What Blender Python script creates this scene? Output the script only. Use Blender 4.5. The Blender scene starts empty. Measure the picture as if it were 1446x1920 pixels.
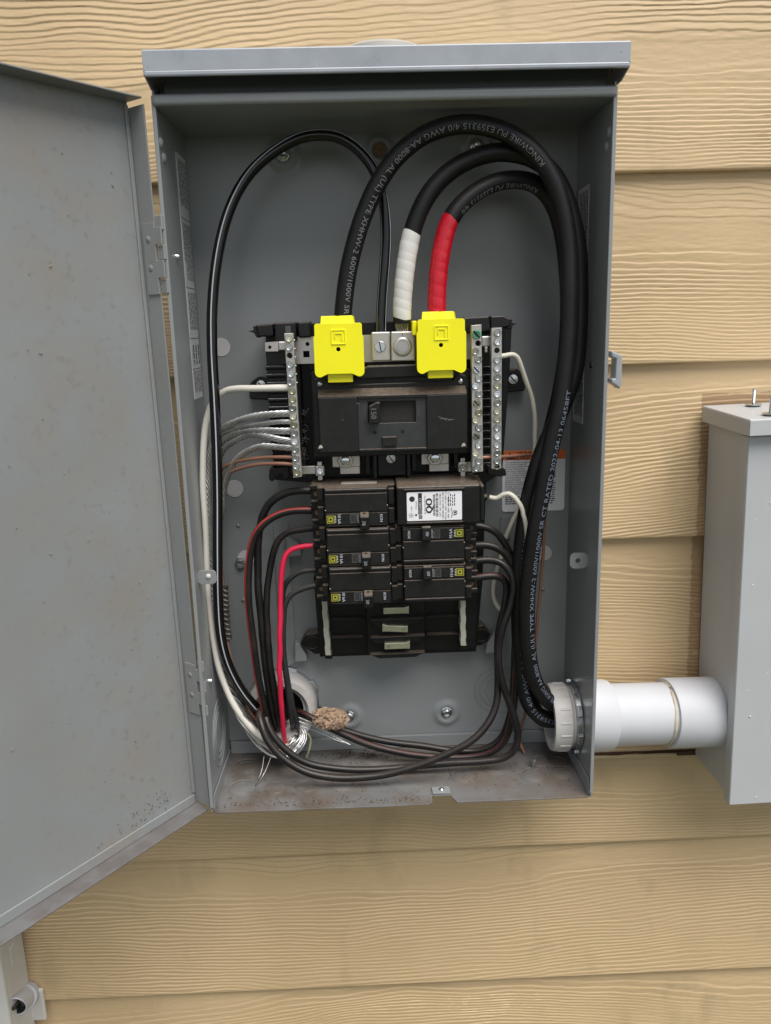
import bpy, bmesh, math, random
import numpy as np
from mathutils import Vector, Matrix
from mathutils.geometry import tessellate_polygon
R = math.radians
random.seed(7); rng = np.random.default_rng(7)
sc = bpy.context.scene
COL = sc.collection

# ------------------------------------------------------------------ camera
CAM = np.array([-0.02489, -0.82278, 0.45918]); FPX = 1499.8
_p, _y, _r = -0.22421, 0.02209, -0.02635
_f = np.array([math.sin(_y)*math.cos(_p), math.cos(_y)*math.cos(_p), math.sin(_p)])
_rt = np.cross(_f, [0, 0, 1]); _rt /= np.linalg.norm(_rt); _up = np.cross(_rt, _f)
_rt, _up = math.cos(_r)*_rt + math.sin(_r)*_up, -math.sin(_r)*_rt + math.cos(_r)*_up
cam = bpy.data.cameras.new('camera'); cam_o = bpy.data.objects.new('camera', cam); COL.objects.link(cam_o)
cam.sensor_fit = 'VERTICAL'; cam.sensor_height = 24.0; cam.lens = 24.0*FPX/1920.0
cam.clip_start = 0.02; cam.clip_end = 400
m = Matrix.Identity(4)
for i in range(3):
    m[i][0] = _rt[i]; m[i][1] = _up[i]; m[i][2] = -_f[i]; m[i][3] = CAM[i]
cam_o.matrix_world = m
sc.camera = cam_o

# ------------------------------------------------------------------ sky, sun, exposure
SUN_EL, SUN_AZ = 60.0, 28.0          # azimuth: degrees from straight out of the wall towards +x
w = bpy.data.worlds.new('World'); sc.world = w; w.use_nodes = True
nt = w.node_tree; bg = nt.nodes['Background']
sky = nt.nodes.new('ShaderNodeTexSky'); sky.sky_type = 'NISHITA'; sky.sun_disc = False
sky.sun_elevation = R(SUN_EL); sky.sun_rotation = R(180.0 - SUN_AZ)
sky.air_density = 0.6; sky.dust_density = 0.4; sky.ozone_density = 1.0
hs = nt.nodes.new('ShaderNodeHueSaturation'); hs.inputs['Saturation'].default_value = 0.22
nt.links.new(sky.outputs[0], hs.inputs['Color']); nt.links.new(hs.outputs[0], bg.inputs['Color'])
bg.inputs['Strength'].default_value = 0.05
sd = bpy.data.lights.new('sun', 'SUN'); sd.energy = 1.5; sd.angle = R(46); sd.color = (1.0, 0.965, 0.92)
so = bpy.data.objects.new('sun', sd); COL.objects.link(so)
_sv = Vector((math.sin(R(SUN_AZ))*math.cos(R(SUN_EL)), -math.cos(R(SUN_AZ))*math.cos(R(SUN_EL)), math.sin(R(SUN_EL))))
so.rotation_euler = _sv.to_track_quat('Z', 'Y').to_euler(); so.location = (1, -3, 3)
sc.view_settings.view_transform = 'Standard'; sc.view_settings.look = 'None'
sc.view_settings.exposure = 1.55; sc.view_settings.gamma = 1.0

# ------------------------------------------------------------------ helpers
def at(px, py, Y):
    """point on the vertical plane y = Y seen at photo pixel (px, py)"""
    d = _f + _rt*(px-723)/FPX - _up*(py-960)/FPX
    return CAM + d*((Y-CAM[1])/d[1])
def atx(px, py, X):
    d = _f + _rt*(px-723)/FPX - _up*(py-960)/FPX
    return CAM + d*((X-CAM[0])/d[0])
def atz(px, py, Z):
    d = _f + _rt*(px-723)/FPX - _up*(py-960)/FPX
    return CAM + d*((Z-CAM[2])/d[2])
def prect(a, b, c, d, Y):
    """x0,x1,z0,z1 of a rectangle whose left/top/right/bottom edge centres are at these pixels"""
    mx, my = (a+c)/2, (b+d)/2
    return at(a, my, Y)[0], at(c, my, Y)[0], at(mx, d, Y)[2], at(mx, b, Y)[2]

class MB:
    def __init__(s): s.v = []; s.f = []
    def add(s, vs, fs):
        o = len(s.v); s.v += [tuple(map(float, q)) for q in vs]; s.f += [tuple(i+o for i in q) for q in fs]; return s
    def box(s, x0, x1, y0, y1, z0, z1):
        return s.add([(x0,y0,z0),(x1,y0,z0),(x1,y1,z0),(x0,y1,z0),(x0,y0,z1),(x1,y0,z1),(x1,y1,z1),(x0,y1,z1)],
                     [(0,3,2,1),(4,5,6,7),(0,1,5,4),(1,2,6,5),(2,3,7,6),(3,0,4,7)])
    def pbox(s, a, b, c, d, yf, yb):
        x0, x1, z0, z1 = prect(a, b, c, d, yf); return s.box(x0, x1, min(yf,yb), max(yf,yb), z0, z1)
    def ext(s, pts, vec):
        n = len(pts); P = [np.array(q, float) for q in pts]; vec = np.array(vec, float)
        return s.add(P+[q+vec for q in P], [tuple(range(n)), tuple(range(2*n-1, n-1, -1))] +
                     [(i, (i+1)%n, n+(i+1)%n, n+i) for i in range(n)])
    def prism(s, pxz, yf, yb): return s.ext([(x, yf, z) for x, z in pxz], (0, yb-yf, 0))
    def pprism(s, pix, yf, yb): return s.ext([at(a, b, yf) for a, b in pix], (0, yb-yf, 0))
    def holed(s, outer, holes, yf, yb):
        loops = [[Vector((x, z, 0)) for x, z in L] for L in [outer]+holes]
        tri = tessellate_polygon(loops); flat = [q for L in [outer]+holes for q in L]; n = len(flat)
        fs = [tuple(t) for t in tri] + [tuple(i+n for i in reversed(t)) for t in tri]
        o = 0
        for L in [outer]+holes:
            k = len(L)
            fs += [(o+i, o+(i+1)%k, n+o+(i+1)%k, n+o+i) for i in range(k)]; o += k
        return s.add([(x, yf, z) for x, z in flat]+[(x, yb, z) for x, z in flat], fs)
    def cyl(s, p0, p1, r0, r1=None, n=16, caps=True):
        r1 = r0 if r1 is None else r1
        p0 = np.array(p0, float); p1 = np.array(p1, float); t = (p1-p0)/np.linalg.norm(p1-p0)
        a = np.array([0, 0, 1.]) if abs(t[2]) < .9 else np.array([1., 0, 0])
        u = np.cross(t, a); u /= np.linalg.norm(u); v = np.cross(t, u)
        vs = [p+r*(math.cos(2*math.pi*i/n)*u+math.sin(2*math.pi*i/n)*v) for p, r in ((p0, r0), (p1, r1)) for i in range(n)]
        fs = [(i, (i+1)%n, n+(i+1)%n, n+i) for i in range(n)]
        if caps: fs += [tuple(range(n-1, -1, -1)), tuple(range(n, 2*n))]
        return s.add(vs, fs)
    def lathe(s, o, ax, prof, n=24, close=False):
        o = np.array(o, float); t = np.array(ax, float); t /= np.linalg.norm(t)
        a = np.array([0, 0, 1.]) if abs(t[2]) < .9 else np.array([1., 0, 0])
        u = np.cross(t, a); u /= np.linalg.norm(u); v = np.cross(t, u); k = len(prof)
        vs = [o+t*h+r*(math.cos(2*math.pi*i/n)*u+math.sin(2*math.pi*i/n)*v) for h, r in prof for i in range(n)]
        fs = [(j*n+i, j*n+(i+1)%n, (j+1)%k*n+(i+1)%n, (j+1)%k*n+i) for j in range(k if close else k-1) for i in range(n)]
        if not close:
            if prof[0][1] > 1e-6: fs.append(tuple(range(n-1, -1, -1)))
            if prof[-1][1] > 1e-6: fs.append(tuple(range((k-1)*n, k*n)))
        return s.add(vs, fs)
    def tube(s, P, r, k=10, caps=True, fr=None):
        P = np.asarray(P, float); n = len(P); T, Rf, B = fr if fr else frames(P)
        r = np.broadcast_to(np.asarray(r, float), (n,))
        a = np.arange(k)*2*math.pi/k
        vs = (P[:, None]+r[:, None, None]*(np.cos(a)[None, :, None]*Rf[:, None]+np.sin(a)[None, :, None]*B[:, None])).reshape(-1, 3)
        fs = [(j*k+i, j*k+(i+1)%k, (j+1)*k+(i+1)%k, (j+1)*k+i) for j in range(n-1) for i in range(k)]
        if caps: fs += [tuple(range(k-1, -1, -1)), tuple(range((n-1)*k, n*k))]
        return s.add(vs, fs)
    def blob(s, c, r, seed=0, sub=1, amp=.25, squash=(1, 1, 1)):
        bm = bmesh.new(); bmesh.ops.create_icosphere(bm, subdivisions=sub, radius=1)
        rr = random.Random(seed); vs = []
        for q in bm.verts:
            f_ = r*(1+amp*(rr.random()*2-1)); vs.append([c[i]+q.co[i]*f_*squash[i] for i in range(3)])
        s.add(vs, [tuple(q.index for q in f_.verts) for f_ in bm.faces]); bm.free(); return s
    def mesh(s, name, mt, smooth=None, recalc=True):
        me = bpy.data.meshes.new(name); me.from_pydata(s.v, [], s.f)
        if recalc:
            bm = bmesh.new(); bm.from_mesh(me); bmesh.ops.recalc_face_normals(bm, faces=bm.faces); bm.to_mesh(me); bm.free()
        if smooth is not None:
            me.shade_smooth(); me.set_sharp_from_angle(angle=R(smooth))
        if mt: me.materials.append(mt)
        me.update(); return me
    def build(s, name, mt, parent=None, smooth=None, bevel=0, seg=2, recalc=True):
        o = bpy.data.objects.new(name, s.mesh(name, mt, smooth, recalc)); COL.objects.link(o)
        if parent: o.parent = parent
        if bevel:
            b = o.modifiers.new('bevel', 'BEVEL'); b.width = bevel; b.segments = seg; b.limit_method = 'ANGLE'; b.angle_limit = R(35)
            b.harden_normals = False
        return o

def frames(P):
    n = len(P); T = np.gradient(P, axis=0); T /= np.linalg.norm(T, axis=1)[:, None]+1e-12
    Rf = np.zeros_like(P); ref = np.array([0, -1., 0])
    prev = None
    for i in range(n):
        q = ref-T[i]*(ref@T[i]); L = np.linalg.norm(q)
        if L < .35 and prev is not None:
            q2 = prev-T[i]*(prev@T[i]); q2 /= np.linalg.norm(q2); Rf[i] = q2
        else: Rf[i] = q/max(L, 1e-6)
        prev = Rf[i]
    return T, Rf, np.cross(Rf, T)
def spline(C, step=.004):
    C = np.asarray(C, float); C = np.vstack([2*C[0]-C[1], C, 2*C[-1]-C[-2]]); out = []
    for i in range(1, len(C)-2):
        p0, p1, p2, p3 = C[i-1:i+3]; n = max(2, int(np.linalg.norm(p2-p1)/step))
        t = np.linspace(0, 1, n, endpoint=False)[:, None]
        out.append(.5*((2*p1)+(-p0+p2)*t+(2*p0-5*p1+4*p2-p3)*t**2+(-p0+3*p1-3*p2+p3)*t**3))
    out.append(C[-2][None]); return np.vstack(out)
def pix(C): return np.array([at(*c) for c in C])
def circ(cx, cz, r, n=20, a0=0): return [(cx+r*math.cos(a0+2*math.pi*i/n), cz+r*math.sin(a0+2*math.pi*i/n)) for i in range(n)]
def rrect(x0, x1, z0, z1, r, n=4):
    out = []
    for cx, cz, a in ((x1-r, z1-r, 0), (x0+r, z1-r, 90), (x0+r, z0+r, 180), (x1-r, z0+r, 270)):
        out += [(cx+r*math.cos(R(a+90*i/n)), cz+r*math.sin(R(a+90*i/n))) for i in range(n+1)]
    return out
def empty(name, loc=(0, 0, 0)):
    o = bpy.data.objects.new(name, None); COL.objects.link(o); o.location = loc; o.empty_display_size = .02; return o
def tag(o, label, cat, group=None):
    o['label'] = label; o['category'] = cat
    if group: o['group'] = group
    return o
def copy_obj(o, parent=None):
    c = o.copy(); COL.objects.link(c)
    if parent: c.parent = parent
    return c

def part(root, name, mb, mt, parent=None, **k):
    """a part modelled in world coordinates under a root Empty (or, one level deeper, under another part)"""
    o = mb.build(name, mt, parent or root, **k)
    if not parent: o.matrix_parent_inverse = Matrix.Translation(-Vector(root.location))
    return o
# ------------------------------------------------------------------ lettering (flat print)
_TX = {}
def glyphs(s, res=2, off=0.0):
    if (s, res, off) not in _TX:
        cu = bpy.data.curves.new('t', 'FONT'); cu.body = s; cu.resolution_u = res; cu.size = 1.0; cu.offset = off
        o = bpy.data.objects.new('t', cu); COL.objects.link(o)
        me = bpy.data.meshes.new_from_object(o.evaluated_get(bpy.context.evaluated_depsgraph_get()))
        V = np.array([(q.co.x, q.co.y) for q in me.vertices]) if len(me.vertices) else np.zeros((0, 2))
        _TX[(s, res, off)] = (V, [tuple(f_.vertices) for f_ in me.polygons])
        bpy.data.objects.remove(o); bpy.data.curves.remove(cu); bpy.data.meshes.remove(me)
    return _TX[(s, res, off)]
def glyphs_fine(s):
    if ('fine', s) not in _TX:
        V, F = glyphs(s, 2, -.008); bm = bmesh.new(); vs = [bm.verts.new((a, b, 0)) for a, b in V]
        for f_ in F:
            try: bm.faces.new([vs[i] for i in f_])
            except ValueError: pass
        for it in range(4):
            bmesh.ops.triangulate(bm, faces=bm.faces)
            L = [e for e in bm.edges if e.calc_length() > .16]
            if not L: break
            bmesh.ops.subdivide_edges(bm, edges=L, cuts=1)
        bmesh.ops.triangulate(bm, faces=bm.faces); bm.verts.index_update()
        _TX[('fine', s)] = (np.array([(q.co.x, q.co.y) for q in bm.verts]), [tuple(q.index for q in f_.verts) for f_ in bm.faces]); bm.free()
    return _TX[('fine', s)]
def text_in(mb, s, o, u, v, size, anchor='c', bold=0.0, stretch=1.0):
    V, F = glyphs(s)
    if not len(V): return 0
    V = V.copy(); V[:, 0] *= stretch
    x0, x1 = V[:, 0].min(), V[:, 0].max()
    ox = (x0+x1)/2 if anchor == 'c' else x0
    o = np.array(o, float); u = np.array(u, float); v = np.array(v, float)
    nrm = np.cross(u, v)
    for k in ([0] if not bold else [-bold, 0, bold]):
        mb.add([o+u*((a-ox)*size+k)+v*((b-.35)*size)+nrm*k*.05 for a, b in V], F)
    return (x1-x0)*size
CAB_TEXT = ['KINGWIRE PU E359315 4/0 AWG AA-8000 AL (UL) TYPE XHHW-2 600V/1000V SR', 'AL (UL) TYPE XHHW-2 600V/1000V SR CT RATED 2022-04-13 06458FT']
for s_ in CAB_TEXT+['4/0 AWG AA-8000', 'E359315 4/0 AWG AA-8000', 'AL (UL) TYPE XHHW-2 600V', 'KINGWIRE PU E359315 4/0']: glyphs(s_, 2, -.008)
for s_ in ['70', '30', '40', '60', '150', '10 kA', 'O/OFF', 'I/ON', 'QO', 'SQUARE D', 'WARNING', 'ADVERTENCIA', 'D']: glyphs(s_)

# ------------------------------------------------------------------ materials
def mat(name, base, rough=.5, metal=0., var=.06, vs=30., bump=0., bs=300., dust=0., dcol=(.27, .21, .16), coat=0., spec=.5, rv=.09):
    M = bpy.data.materials.new(name); M.use_nodes = True; T = M.node_tree; b = T.nodes['Principled BSDF']
    b.inputs['Roughness'].default_value = rough; b.inputs['Metallic'].default_value = metal
    b.inputs['Specular IOR Level'].default_value = spec
    if coat: b.inputs['Coat Weight'].default_value = coat; b.inputs['Coat Roughness'].default_value = .15
    g = T.nodes.new('ShaderNodeNewGeometry')
    n = T.nodes.new('ShaderNodeTexNoise'); n.inputs['Scale'].default_value = vs; n.inputs['Detail'].default_value = 6
    T.links.new(g.outputs['Position'], n.inputs['Vector'])
    mr = T.nodes.new('ShaderNodeMapRange'); mr.inputs[1].default_value = .3; mr.inputs[2].default_value = .7
    mr.inputs[3].default_value = 1-var; mr.inputs[4].default_value = 1+var
    T.links.new(n.outputs[0], mr.inputs[0])
    mx = T.nodes.new('ShaderNodeMix'); mx.data_type = 'RGBA'; mx.blend_type = 'MULTIPLY'; mx.inputs[0].default_value = 1
    mx.inputs[6].default_value = (*base, 1); T.links.new(mr.outputs[0], mx.inputs[7]); col = mx.outputs[2]
    rr = T.nodes.new('ShaderNodeMapRange'); rr.inputs[3].default_value = max(0, rough-rv); rr.inputs[4].default_value = min(1, rough+rv)
    T.links.new(n.outputs[0], rr.inputs[0]); T.links.new(rr.outputs[0], b.inputs['Roughness'])
    if dust:
        sp = T.nodes.new('ShaderNodeSeparateXYZ'); T.links.new(g.outputs['Normal'], sp.inputs[0])
        d1 = T.nodes.new('ShaderNodeMapRange'); d1.inputs[1].default_value = .25; d1.inputs[2].default_value = .95; T.links.new(sp.outputs[2], d1.inputs[0])
        n2 = T.nodes.new('ShaderNodeTexNoise'); n2.inputs['Scale'].default_value = 260; n2.inputs['Detail'].default_value = 5; T.links.new(g.outputs['Position'], n2.inputs['Vector'])
        d2 = T.nodes.new('ShaderNodeMapRange'); d2.inputs[1].default_value = .3; d2.inputs[2].default_value = .65; d2.inputs[3].default_value = .55; T.links.new(n2.outputs[0], d2.inputs[0])
        ml = T.nodes.new('ShaderNodeMath'); ml.operation = 'MULTIPLY'; T.links.new(d1.outputs[0], ml.inputs[0]); T.links.new(d2.outputs[0], ml.inputs[1])
        # a thin film of specks on every face
        d3 = T.nodes.new('ShaderNodeMapRange'); d3.inputs[1].default_value = .62; d3.inputs[2].default_value = .78; d3.inputs[3].default_value = .0; d3.inputs[4].default_value = .22
        n3 = T.nodes.new('ShaderNodeTexNoise'); n3.inputs['Scale'].default_value = 900; n3.inputs['Detail'].default_value = 3; T.links.new(g.outputs['Position'], n3.inputs['Vector']); T.links.new(n3.outputs[0], d3.inputs[0])
        ms = T.nodes.new('ShaderNodeMath'); ms.operation = 'MAXIMUM'; T.links.new(ml.outputs[0], ms.inputs[0]); T.links.new(d3.outputs[0], ms.inputs[1])
        md = T.nodes.new('ShaderNodeMath'); md.operation = 'MULTIPLY'; md.inputs[1].default_value = dust; T.links.new(ms.outputs[0], md.inputs[0])
        m2 = T.nodes.new('ShaderNodeMix'); m2.data_type = 'RGBA'; T.links.new(md.outputs[0], m2.inputs[0]); T.links.new(col, m2.inputs[6]); m2.inputs[7].default_value = (*dcol, 1); col = m2.outputs[2]
    T.links.new(col, b.inputs['Base Color'])
    if bump:
        nb = T.nodes.new('ShaderNodeTexNoise'); nb.inputs['Scale'].default_value = bs; nb.inputs['Detail'].default_value = 4
        T.links.new(g.outputs['Position'], nb.inputs['Vector'])
        bp = T.nodes.new('ShaderNodeBump'); bp.inputs['Strength'].default_value = bump; bp.inputs['Distance'].default_value = .0006
        T.links.new(nb.outputs[0], bp.inputs['Height']); T.links.new(bp.outputs[0], b.inputs['Normal'])
    return M
def stain(M, col, scale, lo, hi, amt=1., box=None, detail=6, stretch=(1, 1, 1), edge=.01, wob=0.):
    """adds a stain of another colour with a noisy outline, optionally only inside a world-space box"""
    T = M.node_tree; b = T.nodes['Principled BSDF']; src = b.inputs['Base Color'].links[0].from_socket
    g = T.nodes.new('ShaderNodeNewGeometry'); mp = T.nodes.new('ShaderNodeMapping'); mp.inputs['Scale'].default_value = stretch
    T.links.new(g.outputs['Position'], mp.inputs['Vector'])
    n = T.nodes.new('ShaderNodeTexNoise'); n.inputs['Scale'].default_value = scale; n.inputs['Detail'].default_value = detail
    T.links.new(mp.outputs[0], n.inputs['Vector'])
    mr = T.nodes.new('ShaderNodeMapRange'); mr.inputs[1].default_value = lo; mr.inputs[2].default_value = hi; mr.inputs[4].default_value = amt
    T.links.new(n.outputs[0], mr.inputs[0]); fac = mr.outputs[0]
    if box:
        sp = T.nodes.new('ShaderNodeSeparateXYZ'); T.links.new(g.outputs['Position'], sp.inputs[0])
        if wob:
            nw = T.nodes.new('ShaderNodeTexNoise'); nw.inputs['Scale'].default_value = 1; nw.inputs['Detail'].default_value = 3
            mw = T.nodes.new('ShaderNodeMapping'); mw.inputs['Scale'].default_value = (20, 20, 210); T.links.new(g.outputs['Position'], mw.inputs['Vector']); T.links.new(mw.outputs[0], nw.inputs['Vector'])
            vm = T.nodes.new('ShaderNodeVectorMath'); vm.operation = 'SCALE'; vm.inputs['Scale'].default_value = wob; T.links.new(nw.outputs['Color'], vm.inputs[0])
            va = T.nodes.new('ShaderNodeVectorMath'); va.operation = 'ADD'; T.links.new(g.outputs['Position'], va.inputs[0]); T.links.new(vm.outputs[0], va.inputs[1]); T.links.new(va.outputs[0], sp.inputs[0])
        for ax, a, c in box:
            for lim, sgn in ((a, 1), (c, -1)):
                if lim is None: continue
                q = T.nodes.new('ShaderNodeMapRange')
                q.inputs[1].default_value = lim-edge*sgn; q.inputs[2].default_value = lim+edge*sgn
                T.links.new(sp.outputs[ax], q.inputs[0])
                k = T.nodes.new('ShaderNodeMath'); k.operation = 'MULTIPLY'; T.links.new(fac, k.inputs[0]); T.links.new(q.outputs[0], k.inputs[1]); fac = k.outputs[0]
    x = T.nodes.new('ShaderNodeMix'); x.data_type = 'RGBA'; T.links.new(fac, x.inputs[0]); T.links.new(src, x.inputs[6]); x.inputs[7].default_value = (*col, 1)
    T.links.new(x.outputs[2], b.inputs['Base Color']); return M

GREY = (.238, .252, .256)
M_panel = mat('panel_grey_paint', GREY, .31, var=.04, vs=14, rv=.03, bump=.05, bs=500)
stain(M_panel, (.17, .165, .16), 300, .70, .78, .5)
M_hood = mat('hood_paint_sky_tint', (.31, .335, .37), .30, var=.09, vs=40, bump=.05, bs=400)  # panel grey made lighter and bluer: reflected sky put into the colour
stain(M_hood, (.33, .34, .36), 60, .58, .66, .5); stain(M_hood, (.12, .13, .14), 120, .68, .74, .6)
M_door = mat('door_grey_paint', GREY, .4, var=.05, vs=8, rv=.04, bump=.05, bs=500)
stain(M_door, (.25, .225, .20), 20, .40, .70, .8, box=[(0, -.30, -.212)], edge=.035)
stain(M_door, (.17, .14, .115), 130, .58, .74, .5, box=[(0, -.285, -.21)], edge=.03)
stain(M_door, (.13, .12, .11), 420, .68, .75, .6)
stain(M_door, (.45, .45, .44), 420, .77, .80, .8)
M_floor = mat('floor_grey_paint', (.16, .162, .162), .5, var=.09, vs=25, bump=.08, bs=400)
stain(M_floor, (.135, .108, .088), 16, .38, .62, .9)
stain(M_floor, (.095, .073, .057), 28, .48, .64, .8, box=[(0, None, -.06)], edge=.05)
stain(M_floor, (.12, .085, .06), 95, .60, .70, .7)
M_flange = mat('door_flange_paint', (.150, .148, .148), .6, var=.09, vs=30, bump=.1, bs=400)
stain(M_flange, (.098, .076, .066), 45, .38, .60, .9, box=[(2, None, .0)], edge=.012)
M_box = mat('light_grey_paint', (.45, .465, .48), .38, var=.03, vs=10, bump=.04, bs=600)
stain(M_box, (.62, .63, .63), 160, .74, .77, .8)
M_cream = mat('off_white_plastic', (.62, .61, .58), .5, var=.03)
M_black = mat('black_plastic', (.006, .006, .0065), .36, var=.25, vs=60, bump=.12, bs=900, dust=.45, spec=.35)
M_breaker = mat('breaker_plastic', (.0072, .0068, .0066), .44, var=.2, vs=80, bump=.15, bs=900, dust=.6, spec=.35)
M_face = mat('breaker_face_plastic', (.009, .0088, .0087), .42, var=.2, vs=120, bump=.12, bs=1200, dust=.62, spec=.4)
M_spd = mat('satin_black_plastic', (.007, .007, .007), .42, var=.15, vs=60, bump=.08, bs=900, dust=.55, spec=.35)
M_hole = mat('cavity_shade_black', (.004, .004, .004), .8, var=0)  # near-black puts the shade inside holes, slots and pockets into the colour
M_cable = mat('black_cable_jacket', (.0065, .0065, .0068), .47, var=.25, vs=50, bump=.1, bs=500, dust=.08, spec=.38)
M_gloss = mat('glossy_black_jacket', (.005, .005, .0055), .2, var=.15, vs=50, bump=.03)
M_wire = mat('dusty_black_insulation', (.010, .0094, .0094), .38, var=.25, vs=50, bump=.1, bs=500, dust=.12, spec=.4)
stain(M_wire, (.035, .022, .021), 25, .5, .7, .5)
M_streak = mat('dull_red_streak', (.065, .018, .015), .45, var=.2, vs=60)
M_wgrey = mat('charcoal_insulation', (.020, .0215, .023), .42, var=.15, vs=50, dust=.2)
M_whitew = mat('white_insulation', (.70, .67, .60), .38, var=.05, vs=30)
M_ivory = mat('ivory_insulation', (.62, .59, .50), .42, var=.06, vs=30)
M_red = mat('red_insulation', (.64, .015, .06), .4, var=.06, vs=40)
M_rtape = mat('red_tape', (.55, .008, .022), .28, var=.1, vs=60, bump=.15, bs=150)
M_wtape = mat('white_tape', (.74, .73, .70), .42, var=.05, vs=60, bump=.15, bs=150)
M_yellow = mat('yellow_plastic', (.90, .84, .004), .42, var=.02, vs=20, bump=.03, bs=900)
M_alu = mat('bare_aluminium', (.64, .64, .63), .38, metal=1, var=.15, vs=80)
M_tin = mat('tin_plated_bar', (.52, .495, .46), .42, metal=.85, var=.08, vs=60, bump=.05, bs=900)
M_strap = mat('nickel_strap', (.55, .52, .50), .36, metal=1, var=.1, vs=50, bump=.05, bs=600)
M_zinc = mat('zinc_screw', (.62, .64, .66), .24, metal=1, var=.08, vs=200)
M_zyel = mat('yellow_zinc_screw', (.60, .58, .46), .28, metal=1, var=.08, vs=200)
M_green = mat('green_screw', (.10, .36, .22), .4, metal=.3, var=.1, vs=100)
M_copper = mat('dull_copper', (.33, .17, .115), .5, metal=.45, var=.12, vs=60)
M_pvc = mat('white_pvc', (.52, .53, .56), .55, var=.03, vs=25)
stain(M_pvc, (.52, .53, .55), 45, .66, .72, .55)
M_glue = mat('dried_pvc_glue', (.50, .43, .31), .5, var=.15, vs=60)
M_bush = mat('grey_pvc_bushing', (.54, .525, .51), .45, var=.04, vs=30)
stain(M_bush, (.40, .34, .28), 50, .55, .7, .5)
M_mud = mat('dry_mud', (.34, .235, .16), .95, var=.2, vs=90, bump=.5, bs=700)
M_print = mat('white_print', (.42, .44, .48), .6, var=0)
M_cprint = mat('cable_print', (.21, .24, .32), .6, var=0)
M_pgrey = mat('faint_grey_print', (.23, .235, .24), .6, var=0)
M_pblack = mat('black_print', (.02, .02, .022), .6, var=0)
M_pfine = mat('fine_grey_print', (.06, .06, .062), .6, var=0)
M_label = mat('white_label', (.80, .80, .83), .45, var=.02)
M_orange = mat('orange_label', (.78, .17, .03), .5, var=.03)
M_silver = mat('silver_label', (.74, .74, .76), .4, metal=.1, var=.1, vs=80, bump=.15, bs=120)
M_logo = mat('logo_yellow', (.34, .33, .03), .5, var=.05)
M_dusty = mat('dusty_sticker', (.42, .37, .32), .8, var=.2, vs=300)
M_patch = mat('pale_grey_disc', (.50, .49, .49), .55, var=.03)
M_rust = mat('rusty_steel', (.16, .10, .05), .7, metal=.4, var=.3, vs=300)
M_debris = mat('brown_debris', (.075, .05, .034), .95, var=.4, vs=400)
M_grass = mat('dry_grass_blade', (.27, .24, .15), .7, var=.2, vs=100)
M_hub = mat('hub_grey', (.42, .41, .37), .5, var=.03)
M_redline = mat('red_stripe', (.30, .025, .018), .45, var=.1)
M_caulk = mat('cream_caulk', (.52, .40, .24), .6, var=.06, vs=40)
# ------------------------------------------------------------------ ground
me = MB().add([(-60, -60, -1.35), (60, -60, -1.35), (60, 3, -1.35), (-60, 3, -1.35)], [(0, 1, 2, 3)])
M_ground = mat('gravel_and_grass', (.060, .066, .036), .95, var=.3, vs=6, bump=.5, bs=60)
g_ = me.build('ground', M_ground); g_['kind'] = 'structure'

# ------------------------------------------------------------------ lap siding
M_side = mat('cream_siding_paint', (.56, .412, .235), .55, var=.035, vs=9, bump=.22, bs=420)
stain(M_side, (.46, .335, .18), 5, .5, .7, .5)
stain(M_side, (.25, .18, .10), 420, .735, .77, .7); stain(M_side, (.40, .30, .17), 22, .60, .74, .55, stretch=(1, 1, .5))
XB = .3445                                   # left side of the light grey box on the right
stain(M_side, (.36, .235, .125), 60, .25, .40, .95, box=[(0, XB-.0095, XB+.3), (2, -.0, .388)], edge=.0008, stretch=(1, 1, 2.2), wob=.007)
stain(M_side, (.33, .28, .13), 160, .63, .72, .6, box=[(0, XB-.04, XB+.02), (2, .03, .09)], edge=.012)
def vnoise(x, y, seed):
    rg = np.random.default_rng(seed); G = rg.random((256, 256))
    xi = np.floor(x).astype(int); yi = np.floor(y).astype(int); fx = x-xi; fy = y-yi
    fx = fx*fx*(3-2*fx); fy = fy*fy*(3-2*fy)
    a = G[xi % 256, yi % 256]; b = G[(xi+1) % 256, yi % 256]; c = G[xi % 256, (yi+1) % 256]; d = G[(xi+1) % 256, (yi+1) % 256]
    return (a*(1-fx)+b*fx)*(1-fy)+(c*(1-fx)+d*fx)*fy-.5
PITCH, Z0, TILT, YS = .18707, .60363, .00258, .012
wall = tag(empty('house_wall'), 'cream painted lap siding wall with raised wood grain behind the panel', 'wall')
XS = np.concatenate([np.linspace(-1.6, -.6, 24, endpoint=False), np.linspace(-.6, .62, 330, endpoint=False), np.linspace(.62, 1.6, 24)])
VC = {-2: .62, -1: .70, 0: .47, 1: .72, 2: .88, 3: .90, 4: .50, 5: .84, 6: .95, 7: .7}
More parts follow.
